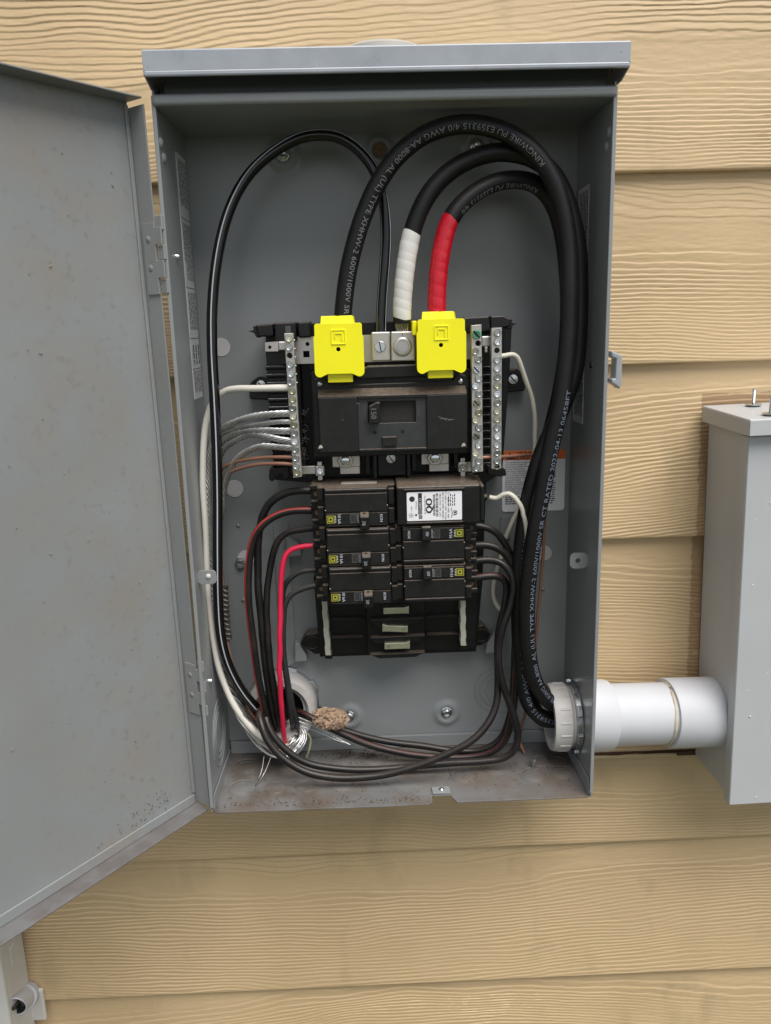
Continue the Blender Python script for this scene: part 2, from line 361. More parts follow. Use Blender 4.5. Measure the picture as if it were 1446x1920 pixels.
for k in range(-2, 8):
    zb = Z0-k*PITCH; H = PITCH+.025; nv = 300 if 0 <= k <= 6 else 90
    vz = np.linspace(0, H, nv); X, V = np.meshgrid(XS, vz); sd_ = 100+k*17
    vc = VC[k]*PITCH + .014*np.sin(X*5.1+k*2.3) + .020*vnoise(X*3.2, V*0+k*3.1, sd_) + .008*vnoise(X*14, V*30, sd_+1)
    d = V-vc; q = np.abs(d)*1000.0
    above = d > 0
    sp0 = np.where(above, 5.6, 4.3+1.3*vnoise(X*1.1, V*12, sd_+9))                   # ring spacing in mm
    PW = 38.0+16*vnoise(X*1.7, V*0+k*1.3, sd_+11); N = np.where(q < PW, (q/PW)**1.7*3.6, 3.6+(q-PW)/sp0)
    N = N + .55*vnoise(X*9, V*55, sd_+2) + .30*vnoise(X*38, V*110, sd_+3) + .16*vnoise(X*110, V*240, sd_+7)
    fr = N-np.floor(N)
    prof = np.where(fr < .15, .5-.5*np.cos(np.pi*fr/.15), 1-np.clip((fr-.15)/.85, 0, 1)**1.2)
    amp = .00072*np.clip(1.0+1.3*vnoise(X*7, V*25, sd_+4), .25, 1.3)*np.where(q < PW, .80, .95)
    amp = amp*np.clip((N-.35)*3, 0, 1)
    h = amp*prof + .00022*vnoise(X*120, V*500, sd_+5) + .0004*vnoise(X*4, V*9, sd_+6)
    h += .00012*vnoise(X*30, V*900, sd_+8)*np.clip(q/40, 0, 1)
    edge = np.clip(V/.004, 0, 1)
    Yf = YS + .0098*(V/PITCH) - h*edge + .0012*(1-np.clip(V/.0018, 0, 1))**2
    Zf = zb + V + X*TILT
    P = np.stack([X, Yf, Zf], -1).reshape(-1, 3)
    nx = len(XS); idx = np.arange(nx*nv).reshape(nv, nx)
    F = np.stack([idx[:-1, :-1], idx[:-1, 1:], idx[1:, 1:], idx[1:, :-1]], -1).reshape(-1, 4)
    base = len(P)                                                                    # underside return
    und = np.stack([XS, np.full(nx, YS+.0105), zb+XS*TILT+.0002], -1); P = np.vstack([P, und])
    j = np.arange(nx-1); F = np.vstack([F, np.stack([base+j, base+j+1, idx[0, 1:], idx[0, :-1]], -1)])
    me = bpy.data.meshes.new('siding_board'); me.vertices.add(len(P)); me.vertices.foreach_set('co', P.ravel().astype(np.float32))
    me.loops.add(F.size); me.loops.foreach_set('vertex_index', F.ravel().astype(np.int32))
    me.polygons.add(len(F)); me.polygons.foreach_set('loop_start', np.arange(0, F.size, 4, dtype=np.int32))
    me.update(calc_edges=True); me.validate(); me.shade_smooth(); me.set_sharp_from_angle(angle=R(60)); me.materials.append(M_side)
    o = bpy.data.objects.new('siding_board', me); COL.objects.link(o); o.parent = wall
MB().box(-1.6, 1.6, .036, .06, -1.35, 1.2).build('sheathing', M_side, wall)
# horizontal seam with a caulk bead, below the white conduit
a = at(1100, 1422, .0105); b = at(1268, 1420, .0105); c = at(1345, 1421, .0105)
seam_mb = MB().box(a[0]-.03, c[0], .0122, .0172, a[2]-.0020, a[2]+.0029); seam_mb.build('open_seam', mat('bare_brown_board', (.07, .04, .025), .9), wall)
P = np.array([[a[0]-.03+(b[0]-a[0]+.03)*t, .0112+.0006*math.sin(t*23), a[2]+.0002+.0003*math.sin(t*11)] for t in np.linspace(0, 1, 40)])
MB().tube(P, .0022, 10).build('caulk_bead', M_caulk, wall, smooth=60)

# ------------------------------------------------------------------ panel enclosure
W2, D, HT = .1875, .113, .640
panel = tag(empty('electrical_panel', (0, 0, 0)), 'open grey outdoor electrical panel enclosure with its door swung left and rain hood', 'electrical panel')
TS = .0016
def bp(name, mb, mt, parent=panel, **k): return mb.build(name, mt, parent, **k)
# back panel with embossed mounting dimples
dims = [(838, 1338, .017, 1), (655, 1345, .017, 1), (895, 270, .017, 1), (530, 288, .017, 1), (712, 281, .016, 2)]
mb = MB(); nx, nz = 150, 260
gx = np.linspace(-W2, W2, nx); gz = np.linspace(0, HT+.02, nz); GX, GZ = np.meshgrid(gx, gz); GY = np.zeros_like(GX)
for px, py, r, kd in dims:
    c = at(px, py, -.002); rr_ = np.hypot(GX-c[0], GZ-c[2])
    GY += -.0035*(1/(1+np.exp((rr_-r*.80)/.0009)))+.0035*(1/(1+np.exp((rr_-r*.42)/.0009)))
P = np.stack([GX, GY, GZ], -1).reshape(-1, 3); idx = np.arange(nx*nz).reshape(nz, nx)
mb.add(P, np.stack([idx[:-1, :-1], idx[:-1, 1:], idx[1:, 1:], idx[1:, :-1]], -1).reshape(-1, 4).tolist())
back = bp('back_panel', mb, M_panel, smooth=40, recalc=False)
bp('back_skin', MB().box(-W2, W2, .0042, .006, 0, HT+.02), M_panel)
# side walls
lw = bp('side_wall', MB().box(-W2-TS, -W2, -D, .006, -.0016, HT+.012), M_panel, bevel=.0004)
rw = bp('side_wall', MB().box(W2, W2+TS, -D, .006, -.0016, HT+.012), M_panel, bevel=.0004)
for s_, wl in ((-1, lw), (1, rw)):      # folded front rim, inner bottom return
    bp('front_rim', MB().box(s_*W2-.0012 if s_ > 0 else -W2-.0022, s_*W2+.0022 if s_ > 0 else -W2+.0012, -D-.0022, -D-.0002, .004, HT+.008), M_panel, wl, bevel=.0007)
# small bottom corner return on the right wall, rim weld nubs
bp('corner_return', MB().ext([(W2-.0006, -D+.002, .0005), (W2-.0006, -.012, .0005), (W2-.0006, -.012, .012), (W2-.0006, -D+.004, .018)], (-.0012, 0, 0)), M_panel, rw)
bp('corner_return', MB().ext([(-W2+.0006, -D+.002, .0005), (-W2+.0006, -.012, .0005), (-W2+.0006, -.012, .010), (-W2+.0006, -D+.004, .014)], (.0012, 0, 0)), M_panel, lw)
for px, py in ((301, 268), (307, 296)):
    c = atx(px, py, -W2); bp('weld_nub', MB().blob(c, .0042, 3, 2, .12, (.55, 1, 1.2)), M_panel, lw, smooth=60)
for px, py in ((1143, 249), (1138, 276)):
    c = atx(px, py, W2); bp('weld_nub', MB().blob(c, .0042, 4, 2, .12, (.55, 1, 1.2)), M_panel, rw, smooth=60)
# floor with notch in the front edge
n0 = atz(812, 1508, 0)[0]; n1 = atz(850, 1506, 0)[0]; yn = -D+.012
out = [(-W2, .0), (W2, .0), (W2, -D+.002), (W2-.004, -D-.001), (n1+.004, -D-.001), (n1, yn-.004), (n1, yn), (n0, yn), (n0, -D+.001), (n0-.004, -D-.003), (-W2+.004, -D-.003), (-W2, -D+.001)]
mb = MB().ext([(x, y, 0) for x, y in out], (0, 0, -.0016))
floor = bp('bottom_panel', mb, M_floor, bevel=.0004)
# rear ledge (folded seam along the back of the floor)
bp('rear_fold', MB().box(-W2+.001, W2-.001, -.0048, -.0012, .0003, .0145), M_panel, floor, bevel=.0006)
c = atz(826, 1470, .0008); bp('cover_tab', MB().box(n0+.001, n1-.001, -D+.0125, -D+.024, .0004, .0022), M_panel, floor, bevel=.0005)
bp('screw', MB().lathe((c[0], -D+.018, .0022), (0, 0, 1), [(0, .0028), (.0012, .0028), (.002, .0018), (.002, 0)], 14), M_zinc, floor, smooth=35)
# knockouts pressed in the floor
ko = [(455, 1477, .0145, 2), (518, 1477, .0115, 1), (575, 1474, .0115, 1), (640, 1470, .013, 1), (780, 1452, .037, 2), (870, 1455, .0135, 1), (930, 1437, .016, 2), (1000, 1453, .0135, 2), (1052, 1448, .0125, 2), (462, 1437, .0155, 2), (640, 1428, .0125, 1), (555, 1438, .011, 1), (1012, 1427, .011, 1), (1045, 1428, .010, 1), (700, 1425, .012, 1)]
for px, py, r, nr in ko:
    c = atz(px, py, 0); k_ = MB()
    for j in range(nr):
        rj = r*(1-.38*j)
        if rj > D*.5: continue
        k_.lathe((c[0], c[1], .0001), (0, 0, 1), [(0, rj+.0007), (.0005, rj+.0004), (.0005, rj-.0004), (0, rj-.0007)], 36, close=True)
    k_.lathe((c[0], c[1], .0001), (0, 0, 1), [(0, r*.96-.001), (.0003, r*.93-.001), (.0003, 0)], 36)
    bp('knockout', k_, M_floor, floor, smooth=40)
c = atz(1000, 1440, 0); bp('screw', MB().cyl((c[0], c[1], 0), (c[0]+.001, c[1]-.0015, .010), .0018, n=10).cyl((c[0]+.001, c[1]-.0015, .010), (c[0]+.0011, c[1]-.0016, .0125), .0032, n=12), M_zinc, floor, smooth=35)
# dirt crumbs on the floor
mb = MB(); rr_ = random.Random(5)
for i in range(520):
    zone = rr_.random()
    if zone < .35: x = rr_.uniform(-.185, .02); y = -D+.003+abs(rr_.gauss(0, .006))
    elif zone < .6: x = rr_.uniform(-.18, .0); y = rr_.uniform(-.035, -.006)
    else: x = rr_.uniform(-.18, .18); y = rr_.uniform(-.105, -.006)
    mb.blob((x, y, .0003), rr_.uniform(.0002, .0006), i, 0, .4, (rr_.uniform(.8, 2.4), rr_.uniform(.8, 2), .6))
o = bp('dirt_crumbs', mb, M_debris, floor); o['kind'] = 'stuff'
mb = MB()
for cx, cy in ((645, 1418), (690, 1420)):
    c = atz(cx, cy, 0)
    for i in range(26):
        a_ = rr_.uniform(0, 6.28); L = rr_.uniform(.004, .010); p = c+np.array([rr_.gauss(0, .006), rr_.gauss(0, .003), rr_.uniform(0, .004)])
        mb.tube(np.array([p, p+np.array([math.cos(a_)*L*.5, math.sin(a_)*L*.3, rr_.uniform(0, .003)]), p+np.array([math.cos(a_)*L, math.sin(a_)*L*.5, 0])]), .0003, 4)
o = bp('plant_litter', mb, M_debris, floor); o['kind'] = 'stuff'
# large concentric knockouts on the left wall and the back
c = atx(412, 1370, -W2); k_ = MB()
for rj in (.034, .027, .020): k_.lathe((-W2+.0001, -.055, c[2]), (1, 0, 0), [(0, rj+.0008), (.0006, rj+.0004), (.0006, rj-.0004), (0, rj-.0008)], 40, close=True)
bp('knockout', k_, M_panel, lw, smooth=40)
c = at(935, 1292, 0); k_ = MB()
for rj in (.027, .021, .015): k_.lathe((c[0], -.0001, c[2]), (0, -1, 0), [(0, rj+.0008), (.0006, rj+.0004), (.0006, rj-.0004), (0, rj-.0008)], 40, close=True)
bp('knockout', k_, M_panel, back, smooth=40)
c = at(712, 283, 0); k_ = MB().lathe((c[0], -.0042, c[2]), (0, -1, 0), [(0, .0065), (.002, .0065), (.0022, .0045), (.0022, 0)], 20)
bp('rusty_screw', k_, M_rust, back, smooth=35)
for px, py in ((838, 1338), (655, 1345), (895, 272), (530, 288)):
    c = at(px, py, -.005)
    bp('screw', MB().lathe((c[0], -.0008, c[2]), (0, -1, 0), [(0, .0062), (.0015, .0062), (.002, .005), (.004, .0046), (.005, .003), (.0044, .0018), (.0044, 0)], 20), M_zinc, back, smooth=35)
for px, py, r in ((415, 651, .0092), (440, 916, .0092), (462, 1047, .0092), (1020, 1037, .0085)):
    c = at(px, py, 0); bp('bare_disc', MB().lathe((c[0], -.0005, c[2]), (0, -1, 0), [(0, r), (.0004, r-.0003), (.0004, 0)], 36), M_patch, back, smooth=40)
c = at(452, 1055, 0); bp('hex_nut', MB().lathe((c[0], -.0008, c[2]), (0, -1, 0), [(0, .0066), (.001, .0066), (.001, .005), (.0045, .005), (.005, .0044), (.005, .0026), (.002, .0022), (.002, 0)], 6), M_zinc, back)
for px, py in ((447, 985), (456, 1124), (945, 979), (943, 997), (1018, 1104), (524, 998), (527, 1040)):
    c = at(px, py, 0); bp('rivet', MB().lathe((c[0], -.0002, c[2]), (0, -1, 0), [(0, .0022), (.0008, .0021), (.0016, .0014), (.0018, 0)], 14), M_panel, back, smooth=50)
# sheet metal mounting rails behind the bus assembly
mb = MB(); mb.pprism([(512, 985), (540, 984), (556, 1240), (540, 1250), (528, 1248)], -.003, -.0006); bp('mounting_rail', mb, M_panel, back, bevel=.0004)
mb = MB(); mb.pprism([(940, 968), (962, 967), (957, 1010), (935, 1012)], -.0022, -.0006); bp('mounting_rail', mb, M_panel, back, bevel=.0004)
mb = MB(); mb.pprism([(535, 1005), (560, 1018), (566, 1042), (540, 1045)], -.014, -.001); bp('bracket_ear', mb, M_panel, back, bevel=.001)
mb = MB(); mb.pprism([(553, 1205), (563, 1209), (575, 1230), (576, 1240), (553, 1241)], -.014, -.001); bp('bracket_ear', mb, M_panel, back, bevel=.001)
mb = MB(); mb.pprism([(927, 1186), (913, 1207), (911, 1226), (934, 1224)], -.014, -.001); bp('bracket_ear', mb, M_panel, back, bevel=.001)
# cover tabs on the side walls
c = atx(372, 1081, -W2); x1 = at(406, 1082, -D+.016)[0]
tb = bp('cover_tab', MB().prism(rrect(-W2-.0004, x1, c[2]-.0068, c[2]+.0068, .004), -D+.016, -D+.0175), M_panel, lw, bevel=.0004)
c2 = at(391, 1080, -D+.016); bp('plastic_pin', MB().lathe((c2[0], -D+.016, c2[2]), (0, -1, 0), [(0, .0022), (.001, .0023), (.0016, .0014), (.0016, 0)], 14), M_cream, lw, smooth=50)
c = at(1085, 1051, -D+.035); x0, x1, z0, z1 = prect(1069, 1037, 1100, 1066, -D+.035)
tb = MB().holed(rrect(x0, W2+.0003, z0, z1, .005), [circ(at(1084, 1052, -D+.035)[0], (z0+z1)/2, .0026)], -D+.035, -D+.0365)
bp('cover_tab', tb, M_panel, rw)
for px, py, wl, X in ((331, 482, lw, -W2), (393, 1277, lw, -W2)):
    c = atx(px, py, X); bp('screw', MB().lathe(c, (1, 0, 0), [(-.001, .0034), (.0012, .0034), (.003, .0024), (.0036, 0)], 14), M_zinc, wl, smooth=35)
c = atx(1109, 684, W2); bp('screw', MB().lathe(c, (-1, 0, 0), [(0, .0042), (.0012, .0034), (.002, .002), (.002, 0)], 14), M_zinc, rw, smooth=35)
# rain lip, recessed neck, hood, hub
ZL = .6437
P = np.array([[x, -D-.0035, ZL] for x in np.linspace(-.1885, .1890, 60)])
mb = MB().box(-.1885, .1890, -D-.0055, -.0901, ZL-.0042, ZL+.0046)
bp('rain_lip', mb, M_panel, bevel=.0030, seg=4)
bp('top_panel', MB().box(-W2+.0002, W2-.0002, -.0902, .0058, HT+.0012, .664), M_panel)
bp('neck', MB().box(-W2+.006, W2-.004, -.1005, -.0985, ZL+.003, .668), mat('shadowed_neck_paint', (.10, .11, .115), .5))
hd = MB(); HX0, HX1, HY = -.1905, .1945, -D-.0165
z1 = at(720, 84, HY)[2]; z0 = at(720, 136, HY)[2]
hood = bp('rain_hood', MB().box(HX0, HX1, HY, .010, z1-.0016, z1), M_hood, bevel=.0012)
bp('front_apron', MB().box(HX0, HX1, HY-.0006, HY+.0010, z0+.004, z1-.0008), M_hood, hood, bevel=.0006)
bp('drip_edge', MB().box(HX0+.0005, HX1-.0005, HY-.0016, HY+.0016, z0, z0+.0044), M_hood, hood, bevel=.0013)
for s_, x in ((-1, HX0), (1, HX1)):
    bp('side_apron', MB().ext([(x, HY, z0+.001), (x, HY, z1-.001), (x, .008, z1-.001), (x, .008, z0-.004), (x, HY+.02, z0-.004)], (-.0012*s_, 0, 0)), M_hood, hood, bevel=.0004)
c = at(719, 68, -.088); bp('hub_cover', MB().lathe((c[0], -.055, z1-.001), (0, 0, 1), [(0, .040), (c[2]-z1-.004, .0385), (c[2]-z1-.001, .034), (c[2]-z1+.001, .02), (c[2]-z1+.0012, 0)], 40), M_hub, hood, smooth=50)
# latch loop outside the right wall
x0, x1, z0, z1 = prect(1136, 657, 1158, 724, -D+.02)
mb = MB().pprism([(1137, 657), (1147, 661), (1157, 665), (1156, 712), (1153, 728), (1147, 722), (1137, 716), (1137, 708), (1144, 708), (1146, 672), (1137, 668)], -D+.03, -D+.014)
bp('latch_loop', mb, M_hood, rw, bevel=.0012)

# stickers on the walls
def fine_lines(mb, o, u, v, wd, rows, pitch, hgt, seed, words=(.0022, .006), fill=.92, nrm=None):
    rr_ = random.Random(seed); o, u, v = np.array(o, float), np.array(u, float), np.array(v, float)
    for r_ in range(rows):
        x = 0
        end = wd*(rr_.uniform(.6, 1) if rr_.random() < .2 else fill)
        while x < end:
            L = min(rr_.uniform(*words), end-x)
            if L < .0006: break
            p = o+u*x-v*pitch*r_
            mb.add([p, p+u*L, p+u*L-v*hgt, p-v*hgt], [(0, 1, 2, 3)]); x += L+rr_.uniform(.0006, .0011)
# left wall sticker
za, zb_ = atx(330, 285, -W2)[2], atx(368, 748, -W2)[2]; y0, y1 = -.080, -.042
y0 = atx(328, 280, -W2)[1]; y1 = atx(346, 300, -W2)[1]
lab = bp('wall_sticker', MB().box(-W2+.0001, -W2+.0004, y0, y1, zb_, za), M_silver, lw)
pr = MB(); L_ = za-zb_; yy = y1-y0
for j, (a_, b_, rows) in enumerate(((.02, .22, 6), (.27, .52, 7), (.55, .72, 5), (.77, .86, 3), (.88, .985, 6))):
    fine_lines(pr, (-W2+.0006, y0+yy*.93, za-L_*a_), (0, 0, -1), (0, 1, 0), L_*(b_-a_), rows, yy*.86/rows, yy*.34/rows, j, (.002, .007))
for t in (.25, .53, .74, .87): pr.add([(-W2+.0006, y0+.001, za-L_*t), (-W2+.0006, y1-.001, za-L_*t), (-W2+.0006, y1-.001, za-L_*t-.0007), (-W2+.0006, y0+.001, za-L_*t-.0007)], [(0, 1, 2, 3)])
bp('fine_print', pr, M_pfine, lab, recalc=False)
# right wall sticker
za, zb_ = atx(1105, 345, W2)[2], atx(1098, 798, W2)[2]; y0 = -.046; y1 = -.010
lab = bp('wall_sticker', MB().box(W2-.0004, W2-.0001, y0, y1, zb_, za), M_silver, rw)
pr = MB(); L_ = za-zb_; yy = y1-y0
for j, (a_, b_, rows) in enumerate(((.02, .25, 6), (.28, .5, 7), (.55, .78, 5), (.82, .98, 9))):
    fine_lines(pr, (W2-.0006, y0+yy*.06, za-L_*a_), (0, 0, -1), (0, -1, 0), L_*(b_-a_), rows, yy*.86/rows, yy*.34/rows, j+9, (.002, .007))
pr.add([(W2-.0006, y0+.001, za-L_*.8), (W2-.0006, y1-.001, za-L_*.8), (W2-.0006, y1-.001, za-L_*.8-.0008), (W2-.0006, y0+.001, za-L_*.8-.0008)], [(0, 1, 2, 3)])
bp('fine_print', pr, M_pfine, lab, recalc=False)
# warning sticker on the back
x0, x1, z0, z1 = prect(942, 844, 1059, 958, -.0006)
lab = bp('warning_sticker', MB().prism(rrect(x0, x1, z0, z1, .003), -.0009, -.0004), M_label, back)
zo = z1-.0098; bp('orange_header', MB().prism([(x0+.0001, zo), (x1-.0001, zo)]+[q for q in rrect(x0, x1, z0, z1, .003)[:10]], -.0011, -.00092), M_orange, lab)
pr = MB(); yp = -.00125
text_in(pr, 'WARNING', (x0+.031, yp, z1-.0032), (1, 0, 0), (0, 0, 1), .0062, bold=.0002)
text_in(pr, 'ADVERTENCIA', (x0+.030, yp, z1-.0078), (1, 0, 0), (0, 0, 1), .0055, bold=.0002)
cx = x0+.0075; pr.add([(cx-.0017, yp, z1-.0045), (cx+.0017, yp, z1-.0045), (cx, yp, z1-.0015)], [(0, 1, 2)])
pr.add([(cx-.004, yp, z1-.009), (cx+.005, yp, z1-.009), (cx+.004, yp, z1-.0068), (cx-.003, yp, z1-.0068)], [(0, 1, 2, 3)])
lines = ['This equipment is designed', 'and tested to Square D', 'performance levels which', 'exceed Underwriters', 'Laboratories Standards.', 'Use of Other than Square D', 'Circuit Breakers May', 'Adversely Affect Your', 'Safety and Impair', 'Reliability. Therefore', 'Disclaims all liability for', 'damage, injury or', 'performance caused by', 'use or failure of', 'Circuit Breakers.']
zl = zo-.0022; st = .00235
for i, s_ in enumerate(lines): text_in(pr, s_, (x0+.003, yp, zl-i*st), (1, 0, 0), (0, 0, 1), .0024, anchor='l')
fine_lines(pr, (x0+.003, yp, zl-15.6*st), (1, 0, 0), (0, 0, 1), .024, 4, st, .0011, 3, (.0012, .004))
fine_lines(pr, (x0+.032, yp, zl+.0006), (1, 0, 0), (0, 0, 1), .026, 20, st, .0011, 4, (.0012, .004))
bp('sticker_print', pr, M_pblack, lab, recalc=False)

# ------------------------------------------------------------------ door (its pan is built flat, then hung)
dx, dy, da, sag = -.2080, -.0955, .92, .0118
Z1, Z0d, DW, FL = .6463, -.0003, .40, .020
d0 = Vector((-math.cos(da), -math.sin(da), 0)); nn = Vector((math.sin(da), -math.cos(da), 0))
dd = math.cos(sag)*d0-math.sin(sag)*Vector((0, 0, 1)); zz = math.cos(sag)*Vector((0, 0, 1))+math.sin(sag)*d0
MD = Matrix(((dd.x, -nn.x, zz.x, dx), (dd.y, -nn.y, zz.y, dy), (dd.z, -nn.z, zz.z, 0), (0, 0, 0, 1)))
def wr(mb): mb.v = [tuple(MD @ Vector(q)) for q in mb.v]; return mb
# local axes: x along the door away from the hinge, -y towards the viewer, z up
door = bp('door', wr(MB().box(0, DW, 0, .0015, Z0d, Z1)), M_door)
bp('hinge_flange', wr(MB().box(-.0015, 0, -FL, .0012, Z0d+.001, Z1-.004)), M_door, door, bevel=.0006)
bp('bottom_flange', wr(MB().box(.0006, DW, -FL, .0012, Z0d-.0015, Z0d+.0002)), M_flange, door, bevel=.0005)
bp('top_flange', wr(MB().box(.0006, DW, -FL, .0012, Z1-.0002, Z1+.0014)), M_door, door, bevel=.0005)
bp('free_flange', wr(MB().box(DW, DW+.0015, -FL, .0012, Z0d, Z1)), M_door, door)
bp('hem', wr(MB().box(.002, DW-.002, -.0022, -.0002, Z0d+.0004, Z0d+.0105)), M_door, door, bevel=.0007)
bp('hem', wr(MB().box(.0003, .0040, -.0018, -.0002, Z0d+.012, Z1-.002)), M_door, door, bevel=.0007)
# hinges: leaf on the door flange, fingers reaching round the box edge
def hinge(zc, hh):
    h_ = bp('hinge', wr(MB().box(.0002, .0015, -FL-.0004, -.0055, zc-hh, zc+hh)), M_door, door, bevel=.0003)
    for j, t in enumerate((.62, -.30)):
        wr(MB().box(.0002, .0015, -FL-.0090, -FL-.0003, zc+hh*(t-.24), zc+hh*(t+.24))).build('hinge_finger', M_door, h_, bevel=.0003)
    for t in (.98, .16, -.78):
        wr(MB().box(-.0030, -.0004, -FL-.0085, -FL-.0012, zc+hh*(t-.20), zc+hh*(t+.20))).build('hinge_knuckle', M_panel, h_, bevel=.0005)
    for t in (.55, -.25):
        wr(MB().lathe((.0014, -.012, zc+hh*t), (1, 0, 0), [(0, .0030), (.0004, .0027), (.0006, 0)], 18)).build('spot_weld', M_door, h_, smooth=50)
hinge(at(288, 487, -.104)[2], .029); hinge(at(366, 1290, -.104)[2], .026)
# small litter stuck on the door
mb = MB(); rr_ = random.Random(11)
for i in range(46):
    x, z = rr_.uniform(.015, .2), rr_.uniform(.04, .6)
    L = rr_.uniform(.0006, .0028) if rr_.random() < .4 else rr_.uniform(.0005, .0011); a_ = rr_.uniform(0, 3.1)
    mb.tube(np.array([(x, -.0006, z), (x+L*.5*math.cos(a_), -.0010, z+L*.5*math.sin(a_)), (x+L*math.cos(a_), -.0006, z+L*math.sin(a_)*1.1)]), .00035, 5)
o = bp('stuck_litter', wr(mb), M_grass, door); o['kind'] = 'stuff'
mb = MB()
for i in range(60):
    x, z = .03+abs(rr_.gauss(0, .03)), Z0d+.012+abs(rr_.gauss(0, .012)); mb.blob((x, -.0006, z), rr_.uniform(.0002, .0005), i, 0, .4, (1.8, .6, 1))
o = bp('stuck_dirt', wr(mb), M_debris, door); o['kind'] = 'stuff'

# ------------------------------------------------------------------ light grey box on the right
rb = tag(empty('meter_box', (XB, .012, -.036)), 'light grey metal utility box with screwed lid at the end of the white conduit', 'utility box')
def rp(name, mb, mt, parent=None, **k):
    return part(rb, name, mb, mt, parent, **k)
XT = XB-.015; zt_ = atx(1413, 822, XT)[2]; yb_ = atx(1365, 1503, XB)[1]; zb_ = atx(1365, 1503, XB)[2]
YF = -.085
body = rp('body', MB().box(XB+.0012, XB+.32, YF+.004, .011, zb_+.004, zt_+.004), M_box, bevel=.0015)
rp('front_cover', MB().box(XB-.0012, XB+.3212, YF, YF+.0016, zb_, zt_-.001), M_box, body, bevel=.0016, seg=3)
rp('cover_return', MB().box(XB-.0016, XB+.0010, YF+.0010, YF+.0140, zb_+.0005, zt_-.001), M_box, body, bevel=.0006)
rp('cover_return', MB().box(XB-.001, XB+.321, YF+.0016, YF+.0150, zb_-.0004, zb_+.0008), M_box, body, bevel=.0003)
LX, LY = XB-.0062, YF-.0105; zl1 = atx(1414, 788, XT)[2]; zl2 = at(1327, 760, .011)[2]; zf = atx(1413, 820, XT)[2]
def lidz(y): return zl1+(zl2-zl1)*(y-LY)/(.011-LY)
lid = rp('lid', MB().ext([(LX, LY, zl1), (LX, .011, zl2), (LX, .011, zl2-.0016), (LX, LY, zl1-.0016)], (XB+.33-LX, 0, 0)), M_box, bevel=.0012, seg=3)
rp('lid_side', MB().ext([(LX-.0003, LY+.0008, zl1-.001), (LX-.0003, .0105, zl2-.001), (LX-.0003, .0105, zl2-.0165), (LX-.0003, LY+.0008, zf)], (.0015, 0, 0)), M_box, lid, bevel=.0004)
rp('lid_front', MB().box(LX, XB+.33, LY-.0006, LY+.0008, zf, zl1-.0006), M_box, lid, bevel=.0010, seg=3)
for px, py in ((1413, 765), (1446, 778)):
    c = atz(px, py, (zl1+zl2)/2); c[0] += .0090; zq = lidz(c[1])-.0003; s_ = .0021
    k_ = MB().lathe((c[0], c[1], zq), (0, 0, 1), [(0, .0035), (.0006, .006), (.0022, .0082), (.0028, .0082), (.0030, .006), (.0034, s_)]+[(.0036+j*.0006, s_*(1.0 if j % 2 else .82)) for j in range(22)]+[(.0172, s_*.75), (.0185, s_*.7), (.0185, 0)], 20)
    rp('bolt', k_, M_zinc, lid, smooth=30)
mb = MB(); rr_ = random.Random(8)
for i in range(14): mb.blob((XB+rr_.uniform(.004, .1), YF-.0002, rr_.uniform(zb_, zt_)), rr_.uniform(.0007, .0014), i, 1, .1, (1, .5, 1))
o = rp('water_drops', mb, mat('paint_drips', (.60, .61, .62), .25), body, smooth=60); o['kind'] = 'stuff'

rb.rotation_euler = (0, R(-1.3), 0)      # the box hangs slightly out of plumb

# ------------------------------------------------------------------ white conduit between panel and box
CY, CY2 = -.050, -.034; CZ = at(1086, 1342, CY)[2]; zr = at(1325, 1334, CY2)[2]
cond = tag(empty('pvc_conduit', (W2, CY, CZ)), 'white plastic conduit joining the grey panel to the light grey box, with grey bushing inside', 'conduit')
ax = np.array([XB-W2-.001, CY2-CY, zr-CZ]); LN = np.linalg.norm(ax); ax /= LN; o0 = np.array([W2, CY, CZ])
def cp(name, mb, mt, **k): return part(cond, name, mb, mt, **k)
def xpos(px, py=1335): return (at(px, py, CY-.030)[0]-W2)/ax[0]
xa, xb_, xc = xpos(1158), xpos(1276), xpos(1272)
cp('pipe', MB().lathe(o0, ax, [(-.004, 0.02921), (-.004, 0.03256), (LN-.002, 0.03256), (LN-.002, 0.02921)], 56, close=True), M_pvc, smooth=40)
cp('male_adapter', MB().lathe(o0, ax, [(.0020, 0.03234), (.0020, 0.0359), (.004, 0.03735), (xa-.003, 0.03735), (xa, 0.03624), (xa, 0.03178)], 56, close=True), M_pvc, smooth=30)
cp('coupling', MB().lathe(o0, ax, [(xb_, 0.03178), (xb_, 0.03624), (xb_+.002, 0.03702), (LN+.0006, 0.03702), (LN+.0006, 0.03178)], 56, close=True), M_pvc, smooth=30)
for x_ in (xa, xb_):
    k_ = MB(); n_ = 60; u_, v_ = np.array([0, 1., 0]), np.array([-ax[2], 0, ax[0]])
    Pg = np.array([o0+ax*(x_+(.0006 if x_ == xa else -.0006)+.0005*math.sin(i*1.7)*math.sin(i*.9))+(0.033+.0004*math.sin(i*2.3))*(math.cos(2*math.pi*i/n_)*u_+math.sin(2*math.pi*i/n_)*v_) for i in range(n_+1)])
    T_ = np.gradient(Pg, axis=0); k_.tube(Pg, [.0009+.0006*abs(math.sin(i*.37)) for i in range(n_+1)], 6, caps=False); cp('glue_bead', k_, M_glue, smooth=60)
